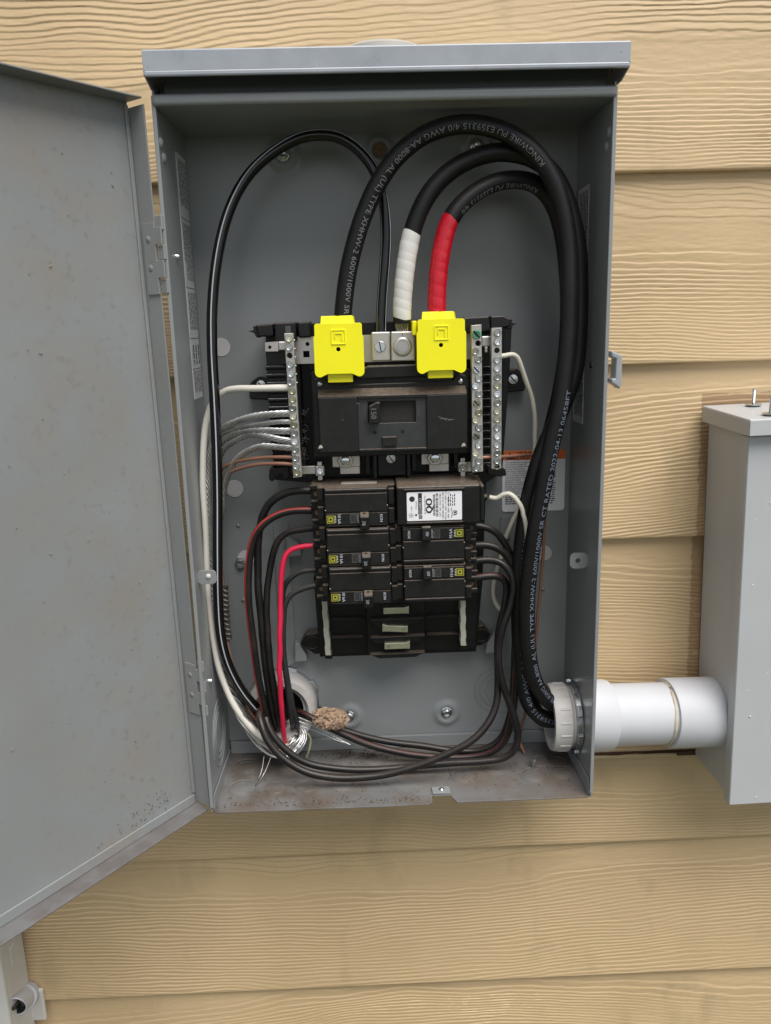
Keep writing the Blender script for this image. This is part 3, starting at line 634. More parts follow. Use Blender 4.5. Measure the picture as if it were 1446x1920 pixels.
# locknut with lugs, washer, bushing with ribs, inside the panel
i0 = np.array([W2-.0002, CY, CZ]); ix = np.array([-1., 0, 0])
k_ = MB(); n_ = 64
prof = [(.0012, 0.02996), (.0012, 0.03585), (.0058, 0.03585), (.0058, 0.02996)]
k_.lathe(i0, ix, prof, n_, close=True)
lock = cp('locknut', k_, M_zinc, smooth=30)
for j in range(8):
    a_ = j*math.pi/4+.2; k2 = MB(); pts = []
    for r_, da_ in ((0.03531, -.17), (0.03873, -.13), (0.03873, .13), (0.03531, .17)): pts.append(i0+ix*.0010+np.array([0, r_*math.cos(a_+da_), r_*math.sin(a_+da_)]))
    k2.ext(pts, ix*.005); k2.build('lug', M_zinc, lock, bevel=.0004)
cp('threads', MB().lathe(i0, ix, [(.005, 0.02889)]+[(.0058+.0009*j, 0.03189 if j % 2 else 0.03103) for j in range(8)]+[(.0125, 0.02889)], 56, close=True), M_bush, smooth=20)
prof = [(.0095, 0.02729), (.0095, 0.03403), (.0108, 0.03531), (.0245, 0.03531), (0.02803, 0.03403), (0.02846, 0.03082), (0.02803, 0.02803), (.0245, 0.02696)]
bu = cp('bushing', MB().lathe(i0, ix, prof, 56, close=True), M_bush, smooth=40)
for j in range(16):
    a_ = j*math.pi/8+.12; e = np.array([0, math.cos(a_), math.sin(a_)]); t_ = np.array([0, -math.sin(a_), math.cos(a_)])
    c0 = i0+ix*.0118+e*0.03488; k2 = MB().ext([c0+t_*.0014, c0+e*.0011+t_*.0009, c0+e*.0011-t_*.0009, c0-t_*.0014], ix*.0112)
    k2.build('grip_rib', M_bush, bu, bevel=.0005)

# ------------------------------------------------------------------ bushing in the back wall, bottom left
bc = at(531, 1317, -.004)
fit = tag(empty('conduit_bushing', (bc[0], 0, bc[2])), 'round pale plastic bushing and steel locknut in the lower back wall full of wires', 'conduit fitting')
def fp(name, mb, mt, parent=None, **k):
    return part(fit, name, mb, mt, parent, **k)
o0 = np.array([bc[0], -.0008, bc[2]]); oy = np.array([0, -1., 0])
ln = fp('locknut', MB().lathe(o0, oy, [(0, 0.02902), (0, 0.03934), (.0045, 0.03934), (.0045, 0.02902)], 56, close=True), M_zinc, smooth=30)
for j in range(8):
    a_ = j*math.pi/4+.5; pts = [o0+np.array([r_*math.cos(a_+d_), 0, r_*math.sin(a_+d_)]) for r_, d_ in ((0.03891, -.17), (0.04257, -.13), (0.04257, .13), (0.03891, .17))]
    fp('lug', MB().ext(pts, oy*.0042), M_zinc, ln, bevel=.0004)
fp('bushing', MB().lathe(o0, oy, [(.004, 0.0258), (.004, 0.03709), (.006, 0.03816), (.022, 0.03816), (0.02634, 0.03633), (0.02687, 0.0301), (.0235, 0.02709), (.020, 0.0258)], 56, close=True), M_bush, smooth=40)
fp('bore', MB().lathe(o0, oy, [(-.004, .0238), (.019, .0238), (.019, 0.02623), (-.004, 0.02623)], 48, close=True), M_bush, smooth=40)
fp('bore_shade', MB().lathe(o0, oy, [(-.0005, .0239), (.0003, .0239), (.0003, 0)], 40), M_hole)

# ------------------------------------------------------------------ pale box in the lower left corner
xr = at(50, 1800, .012)[0]; yq = atx(12, 1830, xr)[1]
tb_ = tag(empty('telecom_box', (xr-.1, .012, -.35)), 'off white plastic service box below the open door with a cut pipe stub', 'utility box')
def tp(name, mb, mt, parent=None, **k):
    return part(tb_, name, mb, mt, parent, **k)
ztop = .02
tbody = tp('body', MB().box(xr-.25, xr, yq, .012, -.50, ztop-.02), M_cream, bevel=.003, seg=3)
tp('front_lid', MB().box(xr-.25, xr+.0015, yq-.010, yq-.0005, -.50, ztop-.02), M_cream, bevel=.003, seg=3)
zc = atx(22, 1790, xr)[2]; yc = atx(22, 1790, xr)[1]
tp('latch_clip', MB().box(xr-.0005, xr+.0022, yc-.006, yc+.007, zc-.012, zc+.012), M_cream, tbody, bevel=.001)
pa = at(50, 1866, .004); pb = at(24, 1893, -.040)
axv = (pb-pa)/np.linalg.norm(pb-pa); LL = np.linalg.norm(pb-pa)
k_ = MB(); n_ = 32; u_ = np.cross(axv, [0, 0, 1]); u_ /= np.linalg.norm(u_); v_ = np.cross(u_, axv)
vs = []; rO, rI = .0125, .0108
for h_, r_, cut in ((0, rO, 0), (1, rO, 1), (1, rI, 1), (0, rI, 0)):
    for i in range(n_):
        a_ = 2*math.pi*i/n_; vs.append(pa+axv*(LL*h_-(.010*(1-math.sin(a_))*cut if cut else 0))+r_*(math.cos(a_)*u_+math.sin(a_)*v_))
k_.add(vs, [(j*n_+i, j*n_+(i+1) % n_, (j+1) % 4*n_+(i+1) % n_, (j+1) % 4*n_+i) for j in range(4) for i in range(n_)])
stub = tp('pipe_stub', k_, M_pvc, smooth=40)
tp('collar', MB().lathe(pa-axv*.002, axv, [(0, .0105), (0, .0148), (.012, .0148), (.012, .0105)], 32, close=True), M_pvc, stub, smooth=40)
tp('mounting_flange', MB().box(xr-.02, xr+.016, .006, .0118, pa[2]-.04, pa[2]+.004), M_cream, stub, bevel=.002)
tp('black_plug', MB().lathe(pa+axv*.008, axv, [(0, .0100), (LL*.45, .0100), (LL*.5, .004), (LL*.78, .002), (LL*.78, 0)], 20), M_black, stub, smooth=40)
# ------------------------------------------------------------------ bus and neutral assembly (black interior)
c0 = at(735, 1225, 0)
inter = tag(empty('bus_assembly', (c0[0], 0, c0[2])), 'black plastic bus and neutral bar assembly bolted to the panel back', 'bus assembly')
def ip(name, mb, mt, parent=None, **k): return part(inter, name, mb, mt, parent, **k)
def pslab(name, pts, yf, yb, mt=None, parent=None, bevel=.0007, **k):
    return ip(name, MB().pprism(pts, yf, yb), mt or M_black, parent, bevel=bevel, **k)
YB = -.004
base = pslab('base', [(497, 618), (960, 606), (956, 690), (942, 886), (912, 905), (905, 1090), (893, 1222), (600, 1232), (592, 1130), (585, 905), (515, 900)], -.022, YB)
# ribbed wings under the neutral bars
pslab('wing', [(497, 640), (560, 638), (572, 888), (515, 892)], -.045, -.0225, parent=base)
pslab('wing', [(884, 625), (946, 622), (938, 880), (890, 884)], -.045, -.0225, parent=base)
for i in range(13):
    t = i/12
    for (xa_, ya_), (xb2, yb2), Yr in (((499+14*t, 689+183*t), (536+11*t, 688+183*t), -.0455), ((902, 690+180*t), (925, 689+180*t), -.0455)):
        p0, p1 = at(xa_, ya_, Yr), at(xb2, yb2, Yr); p1[2] = p0[2]
        ip('rib', MB().cyl(p0, p1, .0026, n=14), M_gloss, base, smooth=40)
# upper blocks and side clips
for q in ([(479, 609), (511, 606), (513, 630), (484, 632)], [(514, 605), (555, 603), (557, 640), (516, 642)], [(558, 604), (581, 602), (584, 632), (560, 634)], [(868, 595), (918, 592), (920, 622), (870, 626)], [(919, 592), (945, 591), (958, 598), (958, 612), (921, 620)]):
    pslab('block', q, -.062, -.0225, parent=base, bevel=.0015)
pslab('crosspiece', [(582, 606), (870, 600), (872, 690), (580, 694)], -.042, -.0225, parent=base)
pslab('clip', [(481, 610), (474, 612), (476, 618), (465, 621), (476, 624), (481, 633), (487, 633), (486, 610)], -.060, -.045, parent=base)
pslab('clip', [(952, 595), (960, 599), (961, 603), (971, 606), (962, 610), (960, 617), (950, 616)], -.060, -.045, parent=base)
pslab('clip', [(505, 879), (540, 876), (543, 893), (536, 902), (528, 890), (515, 896), (511, 904), (504, 899)], -.050, -.030, parent=base, bevel=.001)
pslab('clip', [(913, 872), (937, 874), (948, 880), (950, 892), (938, 894), (915, 890)], -.050, -.030, parent=base, bevel=.001)
pslab('grey_marker', [(535, 611), (545, 610.5), (545.5, 624), (535.5, 625)], -.0626, -.0620, mat('grey_plastic', (.06, .06, .062), .4), base, bevel=0)
# mounting ears
for q, cc in (([(468, 748), (467, 722), (476, 711), (498, 709), (515, 720), (516, 747), (500, 750)], (490, 722)), ([(938, 694), (968, 690), (982, 700), (987, 720), (983, 733), (940, 737)], (962, 711))):
    e_ = pslab('mounting_ear', q, -.014, -.0012, parent=None, bevel=.0012)
    c = at(*cc, -.015)
    ip('boss', MB().lathe((c[0], -.0142, c[2]), (0, -1, 0), [(0, .0085), (.0012, .0082), (.0012, .0066), (.0002, .0064)], 28), M_black, e_, smooth=40)
    ip('slotted_screw', MB().lathe((c[0], -.0142, c[2]), (0, -1, 0), [(0, .0052), (.0018, .0052), (.0026, .0046), (.0028, 0)], 22), M_zinc, e_, smooth=35)
    ip('slot', MB().ext([(c[0]-.0032, -.0172, c[2]+.0026), (c[0]-.0025, -.0172, c[2]+.0034), (c[0]+.0032, -.0172, c[2]-.0026), (c[0]+.0025, -.0172, c[2]-.0034)], (0, .0008, 0)), M_hole, e_)
# nickel cross strap with holes
x0, x1, z0, z1 = prect(551, 627, 886, 678, -.052); xs = lambda p: at(p, 650, -.052)[0]; zs = lambda p, q: at(p, q, -.052)[2]
h1 = circ(xs(577), zs(577, 645), .0019, 14); sx, sz = xs(574), zs(574, 664); h2 = [(sx-.0030, sz-.0030), (sx+.0030, sz-.0030), (sx+.0030, sz+.0030), (sx-.0030, sz+.0030)]
strap = ip('neutral_strap', MB().holed([(x0, z0), (x1, z0), (x1, z1), (x0, z1)], [h1, h2], -.052, -.049), M_strap)
# centre lugs
lg = ip('small_lug', MB().pbox(697, 622, 732.5, 677, -.070, -.0525), M_tin, bevel=.0012)
c = at(713, 650, -.070)
ip('slotted_screw', MB().lathe((c[0], -.0698, c[2]), (0, -1, 0), [(0, .0052), (.0006, .0052), (.0014, .0046), (.0014, 0)], 24), M_zinc, lg, smooth=35)
ip('slot', MB().ext([(c[0]-.0014, -.0714, c[2]+.0046), (c[0]-.0004, -.0714, c[2]+.0046), (c[0]+.0014, -.0714, c[2]-.0046), (c[0]+.0004, -.0714, c[2]-.0046)], (0, .001, 0)), M_hole, lg)
lg = ip('large_lug', MB().pbox(733.5, 621, 778, 677, -.074, -.0525), M_tin, bevel=.0012)
c = at(755, 650, -.074)
ip('set_screw', MB().lathe((c[0], -.0738, c[2]), (0, -1, 0), [(0, .0086), (.0008, .0088), (.0016, .0082), (.0020, .0072), (.0020, .0058), (.0016, .0056)], 32), M_tin, lg, smooth=35)
ip('hex_socket', MB().lathe((c[0], -.0752, c[2]), (0, -1, 0), [(.0006, .0057), (.0002, .0050), (-.003, .0048), (-.003, 0)], 6), M_strap, lg)
ip('socket_floor', MB().lathe((c[0], -.0742, c[2]), (0, -1, 0), [(0, .006), (.0003, .006), (.0003, 0)], 20), mat('dull_bronze', (.22, .19, .16), .5, metal=.7), lg)
ip('lug_joint_shade', MB().box(at(755, 628, -.0742)[0]-.0002, at(755, 628, -.0742)[0]+.0002, -.0743, -.0739, c[2]+.0090, at(755, 622, -.0742)[2]-.0008), M_hole, lg)
# neutral bars
def screw_meshes(mt, r):
    a = MB().lathe((0, 0, 0), (0, -1, 0), [(-.001, r*.82), (0, r*.82), (.0004, r), (.0016, r), (.0022, r*.86), (.0022, r*.62), (.0012, r*.5), (.0012, 0)], 18).mesh('terminal_screw', mt, 35)
    s_ = MB().box(-r*.85, r*.85, -.00235, -.0011, -r*.14, r*.14).mesh('slot', M_hole)
    return a, s_
SM = {k: screw_meshes(v, .0034) for k, v in (('z', M_zinc), ('y', M_zyel), ('g', M_green))}
SB = {k: screw_meshes(v, .0041) for k, v in (('g', M_green),)}
def put_screw(parent, c, kind='z', ang=0, big=False):
    a, s_ = (SB if big else SM)[kind]
    o = bpy.data.objects.new('terminal_screw', a); COL.objects.link(o); o.parent = parent; o.location = c; o.rotation_euler = (random.uniform(-.12, .12), ang, random.uniform(-.12, .12))
    MBx = MB()
    return o
def bar(pts, hole_px, screws, Yf, thick, label=None):
    P = [at(a, b, Yf) for a, b in pts]; outer = [(q[0], q[2]) for q in P]
    holes = [circ(at(a, b, Yf)[0], at(a, b, Yf)[2], .0026, 16) for a, b in hole_px]
    b_ = ip('neutral_bar', MB().holed(outer, holes, Yf, Yf+thick), M_tin, bevel=.0003)
    for a, b, k, big in screws:
        put_screw(b_, at(a, b, Yf)+np.array([0, -.0003, 0]), k, random.uniform(0, 3.1), big)
    return b_
rs = random.Random(3); kz = lambda: 'y' if rs.random() < .35 else 'z'
ys = [635, 651, 684, 701, 717, 733, 749, 765, 781, 796, 812, 828, 843, 859, 874, 886]
bL = bar([(533, 625), (550, 624.5), (566, 894), (550, 896)], [(543, 667)], [(541.5+(y-635)*.0600, y, kz(), False) for y in ys], -.078, .010)
for y in list(range(638, 720, 16)): c = at(550.5+(y-635)*.06, y, -.074); ip('thread_nub', MB().blob((c[0]+.0006, -.0735, c[2]), .0011, 1, 1, .1), M_zinc, bL, smooth=60)
ys = [624, 641, 675, 691, 707, 723, 739, 755, 771, 786, 802, 818, 834, 849, 864]
bR = bar([(922, 615), (941, 614), (940, 878), (922, 879)], [(932, 657), (932, 876.5-1)], [(932.5-(y-624)*.003, y, kz(), False) for y in ys], -.078, .010)
sc1 = [(891, 659), (897, 674), (893.5, 693), (897.5, 710), (891, 724), (898, 739), (894, 756), (897.5, 773), (891.5, 788), (898, 802), (894, 818), (897.5, 835), (891.5, 850), (898, 865), (894, 878)]
bM = bar([(884, 610), (903, 608.5), (906, 884), (886, 886)], [(897, 644)], [(a, b, kz(), False) for a, b in sc1]+[(894, 627, 'g', True)], -.080, .010)
for a, b, L in ((894, 627, .0045), (713, 0, 0), (893.5, 693, .0034), (894, 756, .0034), (894, 818, .0034)):
    if not L: continue
    c = at(a, b, -.0826); ip('slot', MB().ext([(c[0]-L*.75, -.0829, c[2]+L*.55), (c[0]-L*.5, -.0829, c[2]+L*.8), (c[0]+L*.75, -.0829, c[2]-L*.55), (c[0]+L*.5, -.0829, c[2]-L*.8)], (0, .0009, 0)), M_hole, bM)
# strap tongues and small terminals
ip('strap_tongue', MB().holed([(q[0], q[2]) for q in (at(497, 642, -.066), at(522, 640, -.066), at(522, 658.5, -.066), at(498, 659, -.066))], [circ(at(506, 651, -.066)[0], at(506, 651, -.066)[2], .0016, 14)], -.066, -.064), M_strap, bL)
ip('strap_tongue', MB().pbox(522, 640, 537, 657, -.066, -.056), M_strap, bL, bevel=.001)
ip('strap_tongue', MB().pbox(903, 630, 924, 650, -.064, -.060), M_strap, bM, bevel=.001)
ip('strap_tongue', MB().pbox(909, 650, 915, 661, -.064, -.060), M_strap, bM, bevel=.0005)
for (a, b), side in (((600, 883), 1), ((868, 876), -1)):
    t_ = ip('small_terminal', MB().pbox(a-8, b-9, a+8, b+9, -.060, -.048), M_tin, bevel=.0006); c = at(a, b, -.060)
    put_screw(t_, (c[0], -.0602, c[2]), 'z', .3)
    ip('terminal_post', MB().pbox(a-4, b-17, a+4, b+17, -.055, -.050), M_strap, t_)
ip('strap_tongue', MB().pbox(563, 874, 592, 889, -.056, -.053), M_strap, bL, bevel=.0004)
ip('strap_tongue', MB().pbox(876, 866, 888, 884, -.056, -.053), M_strap, bM, bevel=.0004)

# lower bus section
pslab('bus_plate', [(588, 1080), (898, 1072), (893, 1215), (600, 1228)], -.030, -.0222, parent=base)
for i, (ya_, yb2) in enumerate(((1163, 1156), (1197, 1189))):
    for (xa_, xb2) in ((622, 682), (800, 860)):
        pslab('divider', [(xa_, ya_-(xa_-622)*.03-1.5), (xb2, ya_-(xb2-622)*.03-1.5), (xb2, ya_-(xb2-622)*.03+1.5), (xa_, ya_-(xa_-622)*.03+1.5)], -.038, -.0305, parent=base, bevel=.0003)
pslab('stab_base', [(686, 1085), (796, 1082), (797, 1226), (690, 1229)], -.044, -.0305, parent=base, bevel=.001)
for q in ([(692, 1163), (795, 1158), (780, 1172), (705, 1176)], [(694, 1196), (797, 1191), (785, 1204), (705, 1207)], [(694, 1228), (797, 1223), (780, 1232), (712, 1235)]):
    pslab('barrier', q, -.052, -.0442, parent=base, bevel=.0006)
for cx, cy, fl in ((743, 1146, 1), (741, 1180, -1), (745, 1212, 1)):
    a = 24
    pts = [(cx-a*fl, cy-6), (cx+15*fl, cy-7), (cx+a*fl, cy-10), (cx+a*fl, cy+5), (cx+15*fl, cy+4.5), (cx-a*fl, cy+6)]
    st_ = pslab('stab', pts, -.056, -.0445, mt=mat('brass_tin_stab', (.50, .50, .37), .4, metal=.8), parent=None, bevel=.0006)
    c = at(cx-16*fl, cy, -.056); ip('hole', MB().lathe((c[0], -.0559, c[2]), (0, -1, 0), [(0, .0017), (.0003, .0017), (.0003, 0)], 14), M_strap, st_)
for x_, yt, yb2, sx_ in ((608, 1128, 1229, 1), (868, 1125, 1211, -1)):
    k_ = MB(); pts = []
    n_ = 6
    L_ = [(x_-5, yt)]; Rr = [(x_+5, yt)]
    for j in range(1, n_):
        y_ = yt+(yb2-yt)*j/n_; s_ = .5*(1 if j % 2 else -1); off = (y_-yt)*.075 if sx_ > 0 else (y_-yt)*.012
        L_ += [(x_-5+off+s_, y_-2), (x_-5+off-s_, y_+2)]; Rr += [(x_+5+off+s_, y_-2), (x_+5+off-s_, y_+2)]
    off = (yb2-yt)*(.075 if sx_ > 0 else .012); L_.append((x_-5+off, yb2)); Rr.append((x_+5+off, yb2))
    k_.pprism(L_+Rr[::-1], -.046, -.0305); ip('mounting_rail', k_, mat('dusty_rail', (.42, .42, .35), .6, metal=.3, var=.15, vs=120), bevel=.0004)
    pslab('rail_foot', [(x_-7+off, yb2-2), (x_+8+off, yb2-2), (x_+8+off, yb2+7), (x_-6+off, yb2+7)], -.044, -.0305, parent=base, bevel=.001)
for q, cc in (([(563, 1207), (574, 1190), (600, 1186), (606, 1226), (590, 1227)], (586, 1206)), ([(885, 1178), (905, 1172), (921, 1190), (905, 1210), (885, 1213)], (903, 1192))):
    e_ = pslab('mounting_ear', q, -.020, -.0045, bevel=.0012); c = at(*cc, -.020)
    ip('boss', MB().lathe((c[0], -.0202, c[2]), (0, -1, 0), [(0, .008), (.001, .0078), (.001, .006), (-.001, .0055), (-.001, 0)], 28), M_black, e_, smooth=40)

# ------------------------------------------------------------------ main breaker
mc = at(735, 850, -.03)
main = tag(empty('main_breaker', (mc[0], -.03, mc[2])), 'wide black main breaker marked 150 below the two yellow lug covers', 'breaker')
def mp(name, mb, mt, parent=None, **k): return part(main, name, mb, mt, parent, **k)
YM = -.082
mbody = mp('body', MB().pprism([(582, 700), (592, 692), (640, 702), (660, 702), (680, 690), (800, 685), (830, 690), (870, 688), (884, 694), (886, 850), (588, 858)], -.064, -.030), M_black, bevel=.0012)
mp('upper_ledge', MB().pprism([(668, 698), (690, 686), (798, 682), (806, 690), (806, 706), (664, 712)], -.074, -.066), M_breaker, mbody, bevel=.0015)
fr_ = mp('frame', MB().pprism([(586, 742), (584, 722), (589, 711), (600, 706), (611, 711), (620, 722), (848, 714), (855, 704), (864, 700), (875, 705), (880, 716), (880, 842), (592, 850)], -.0705, -.0642), M_breaker, bevel=.0010)
for a, b in ((600, 720), (864, 715)):
    c = at(a, b, -.0706); mp('rivet', MB().lathe((c[0], -.0704, c[2]), (0, -1, 0), [(0, .0028), (.0010, .0027), (.0018, .0018), (.0020, 0)], 18), M_zinc, fr_, smooth=50)
# sloped cover: front face with a central opening built from four pieces, sloped top
fx0, fx1, fz0, fz1 = prect(598, 741, 876, 846, YM); ox0, ox1, oz0, oz1 = prect(672, 744, 800, 842, YM)
cov = mp('cover', MB().box(fx0, ox0, YM, -.0707, fz0, fz1), M_face, bevel=.0012)
mp('cover_cheek', MB().box(ox1, fx1, YM, -.0707, fz0, fz1), M_face, cov, bevel=.0012)
mp('cover_top', MB().ext([(fx0, YM, fz1), (fx0, -.0707, fz1+.0065), (fx0, -.0707, fz1-.004), (fx0, YM+.0002, fz1-.0012)], (fx1-fx0, 0, 0)), M_face, cov, bevel=.0006)
mp('cover_rim', MB().box(ox0, ox1, YM+.0002, -.0707, fz1-.0030, fz1-.0002), M_face, cov, bevel=.0006)
mp('cover_sill', MB().box(ox0, ox1, YM+.0006, -.0707, fz0, fz0+.0026), M_face, cov, bevel=.0006)
wx0, wx1, wz0, wz1 = prect(690, 752, 780, 793, YM+.003)
rc = mp('recess_plate', MB().holed([(ox0-.0002, fz0+.0026), (ox1+.0002, fz0+.0026), (ox1+.0002, fz1-.003), (ox0-.0002, fz1-.003)], [[(wx0, wz0), (wx1, wz0), (wx1, wz1), (wx0, wz1)]], YM+.003, YM+.0055), mat('main_face_grey', (.030, .031, .033), .42, var=.12, vs=100, dust=.6, bump=.1, bs=1200), bevel=.0003)
mp('window_floor', MB().box(wx0-.001, wx1+.001, YM+.0085, YM+.0095, wz0-.001, wz1+.001), mat('dusty_slide', (.017, .0145, .0125), .6, var=.4, vs=300), rc)
hd_ = mp('handle', MB().ext([at(692, 763, -.0885), at(706, 755, -.0885), at(713, 755, -.0885), at(713, 793, -.0885), at(692, 796, -.0885)], (0, .011, 0)), M_breaker, bevel=.0008)
c = at(701, 776, -.0886); k_ = MB(); text_in(k_, '150', (c[0], -.0888, c[2]), (0, 0, -1), (1, 0, 0), .0072, bold=.0002); mp('rating_mark', k_, mat('embossed_grey', (.10, .10, .105), .5), hd_, recalc=False)
for s_, a, b in (('O/OFF', 684, 774), ('I/ON', 785, 770)):
    c = at(a, b, YM+.003); k_ = MB(); text_in(k_, s_, (c[0], YM+.0028, c[2]), (0, 0, -1), (1, 0, 0), .0046); mp('marking', k_, mat('embossed_dark', (.075, .075, .08), .5), rc, recalc=False)
for a, b in ((703, 811), (755, 809)):
    c = at(a, b, YM+.003); mp('hole', MB().lathe((c[0], YM+.0031, c[2]), (0, -1, 0), [(0, .0017), (.0003, .0017), (.0003, 0)], 14), M_hole, rc)
mp('release_tab', MB().pbox(717, 819, 744, 837, YM-.0005, YM+.003), M_face, rc, bevel=.0007)
# load side lugs, nuts, centre boss
for a, b in ((648, 862), (815, 857)):
    l_ = mp('load_lug', MB().pbox(a-25, b-16, a+27, b+14, -.050, -.036), M_tin, bevel=.0008); c = at(a, b, -.050)
    mp('load_tongue', MB().pbox(a-10, b+12, a+27, b+27, -.046, -.038), M_strap, l_, bevel=.0005)
    mp('hex_nut', MB().lathe((c[0], -.0502, c[2]), (0, -1, 0), [(0, .0095), (.0008, .0095), (.0008, .0080), (.0050, .0080), (.0056, .0072), (.0056, .0052), (.002, .0050)], 6), M_tin, l_)
    mp('stud', MB().lathe((c[0], -.0502, c[2]), (0, -1, 0), [(0, .0046), (.004, .0046), (.008, .0040), (.0085, .0030), (.0085, 0)], 18), M_zinc, l_, smooth=35)
bs_ = mp('centre_boss', MB().pbox(707, 842, 763, 893, -.056, -.030), M_black, bevel=.0015)
mp('boss_wall', MB().pbox(700, 850, 707, 897, -.062, -.030), M_black, bs_, bevel=.001)
mp('boss_wall', MB().pbox(763, 848, 770, 894, -.062, -.030), M_black, bs_, bevel=.001)
c = at(733, 859, -.056); mp('slotted_screw', MB().lathe((c[0], -.0562, c[2]), (0, -1, 0), [(0, .0050), (.0016, .0050), (.0024, .0044), (.0025, 0)], 22), M_zinc, bs_, smooth=35)
mp('slot', MB().ext([(c[0]-.0028, -.0590, c[2]+.0034), (c[0]-.0020, -.0590, c[2]+.0038), (c[0]+.0028, -.0590, c[2]-.0034), (c[0]+.0020, -.0590, c[2]-.0038)], (0, .0008, 0)), M_hole, bs_)
for a, b in ((570, 880), (690, 872), (776, 868), (855, 862)): mp('web', MB().pbox(a-4, b-30, a+4, b+16, -.050, -.030), M_black, mbody, bevel=.0006)
# scuffs on the cover
k_ = MB()
for a, b in ((601, 838), (869, 834)): c = at(a, b, YM); k_.add([(c[0]-.002, YM-.0001, c[2]-.0016), (c[0]+.0024, YM-.0001, c[2]-.001), (c[0]+.001, YM-.0001, c[2]+.002), (c[0]-.001, YM-.0001, c[2]+.0012)], [(0, 1, 2, 3)])
mp('scuff', k_, M_dusty, cov, recalc=False)
k_ = MB()
for pts in (((822, 781), (830, 784), (838, 788)), ((826, 786), (834, 784), (846, 787)), ((668, 756), (675, 757)), ((641, 789), (645, 786)), ((840, 788), (852, 786))):
    k_.tube(np.array([at(a, b, YM-.0001) for a, b in pts]), .00009, 4)
mp('scratch', k_, M_dusty, cov, recalc=False)['kind'] = 'stuff'

# ------------------------------------------------------------------ yellow lug covers
def lug_cover(x0p, y0p, x1p, y1p, neck, tab, label, side):
    Yy = -.092; X0, X1, Zb, Zt = prect(x0p, y0p, x1p, y1p, Yy)
    r_ = tag(empty('lug_cover', ((X0+X1)/2, -.06, Zb)), label, 'lug cover')
    wv = X1-X0; f = wv/92.0
    def lp(name, mb, mt=M_yellow, parent=None, **k): return part(r_, name, mb, mt, parent, **k)
    cx = (X0+X1)/2
    # outline with a slightly wider lower body and two rounded feet
    out = [(X0+3*f, Zt), (X1-3*f, Zt), (X1, Zt-3*f), (X1, Zt-22*f), (X1+2.5*f, Zt-27*f), (X1+2.5*f, Zb+10*f)]
    out += [(X1+2.5*f-10*f+10*f*math.cos(t), Zb+9*f-10*f*math.sin(t)) for t in np.linspace(.2, 2.2, 7)]
    out += [(X1-22*f, Zb+5*f), (X0+22*f, Zb+5*f)]
    out += [(X0-2.5*f+10*f+10*f*math.cos(t), Zb+9*f-10*f*math.sin(t)) for t in np.linspace(.94, 2.94, 7)]
    out += [(X0-2.5*f, Zb+10*f), (X0-2.5*f, Zt-27*f), (X0, Zt-22*f), (X0, Zt-3*f)]
    hz = at((x0p+x1p)/2, y0p+49, Yy)[2]
    pl = lp('front_plate', MB().holed(out, [circ(cx-1*f, hz, 4.2*f, 18)], Yy, Yy+.003), bevel=.0006)
    lp('shell', MB().holed([(X0-1*f, Zb+8*f), (X1+1*f, Zb+8*f), (X1-2*f, Zt-2*f), (X0-2*f*0+2*f, Zt-2*f)], [[(X0+5*f, Zb+12*f), (X1-5*f, Zb+12*f), (X1-7*f, Zt-7*f), (X0+7*f, Zt-7*f)]], Yy+.0031, -.056), bevel=.0006)
    if side: lp('side_ear', MB().box(X0-10*f, X0-1.2*f, Yy+.006, -.056, Zt-30*f, Zt-2*f), bevel=.001)
    nx0, nx1, nz0, nz1 = prect(*neck, Yy+.006)
    for a, b in ((nx0, cx-2.2*f), (cx+2.2*f, nx1)):
        e = 2*f
        lp('collar', MB().ext([(a-(e if a == nx0 else 0), Yy+.004, nz0-.0012), (b+(e if b == nx1 else 0), Yy+.004, nz0-.0012), (b, Yy+.006, nz1), (a, Yy+.006, nz1)], (0, .004, 0)), bevel=.0005)
    lp('collar', MB().lathe((cx, Yy+.020, nz0-.0012), (0, 0, 1), [(0, .0155), (nz1-nz0+.001, .0142), (nz1-nz0+.001, .0125), (0, .0135)], 36, close=True), smooth=40)
    tx0, tx1, tz0, tz1 = prect(*tab, Yy+.005); lp('tab', MB().box(tx0, tx1, Yy+.005, Yy+.014, tz0, Zb+6*f), bevel=.0005)
    # embossed square logo, raised rim and inner bracket
    lz = at((x0p+x1p)/2, y0p+26, Yy)[2]; s1, s2 = 14*f, 8.0*f
    ring = lambda a, w_: ([(cx-a, lz-a), (cx+a, lz-a), (cx+a, lz+a), (cx-a, lz+a)], [[(cx-a+w_, lz-a+w_), (cx+a-w_, lz-a+w_), (cx+a-w_, lz+a-w_), (cx-a+w_, lz+a-w_)]])
    lp('embossed_logo', MB().holed(*ring(s1, 2.2*f), Yy-.0008, Yy+.0002), parent=pl, bevel=.0002)
    lp('embossed_logo', MB().box(cx-s2, cx-s2+2*f, Yy-.0008, Yy+.0002, lz-2*f, lz+s2).box(cx-s2+2*f, cx+s2-2*f, Yy-.0008, Yy+.0002, lz+s2-2*f, lz+s2).box(cx+s2-2*f, cx+s2, Yy-.0008, Yy+.0002, lz-s2, lz+s2), parent=pl)
    lp('dark_back', MB().box(X0+6*f, X1-6*f, Yy+.012, Yy+.013, Zb+14*f, Zt-8*f), mt=M_hole, parent=pl)
    return r_
lug_cover(591, 606, 680, 706, (602, 592, 661, 609), (615, 700, 662, 717), 'yellow plastic lug cover under the black unmarked cable', 0)
lug_cover(784, 598, 872, 699, (792, 584, 850, 601), (803, 692, 850, 709), 'yellow plastic lug cover under the red taped cable', 1)

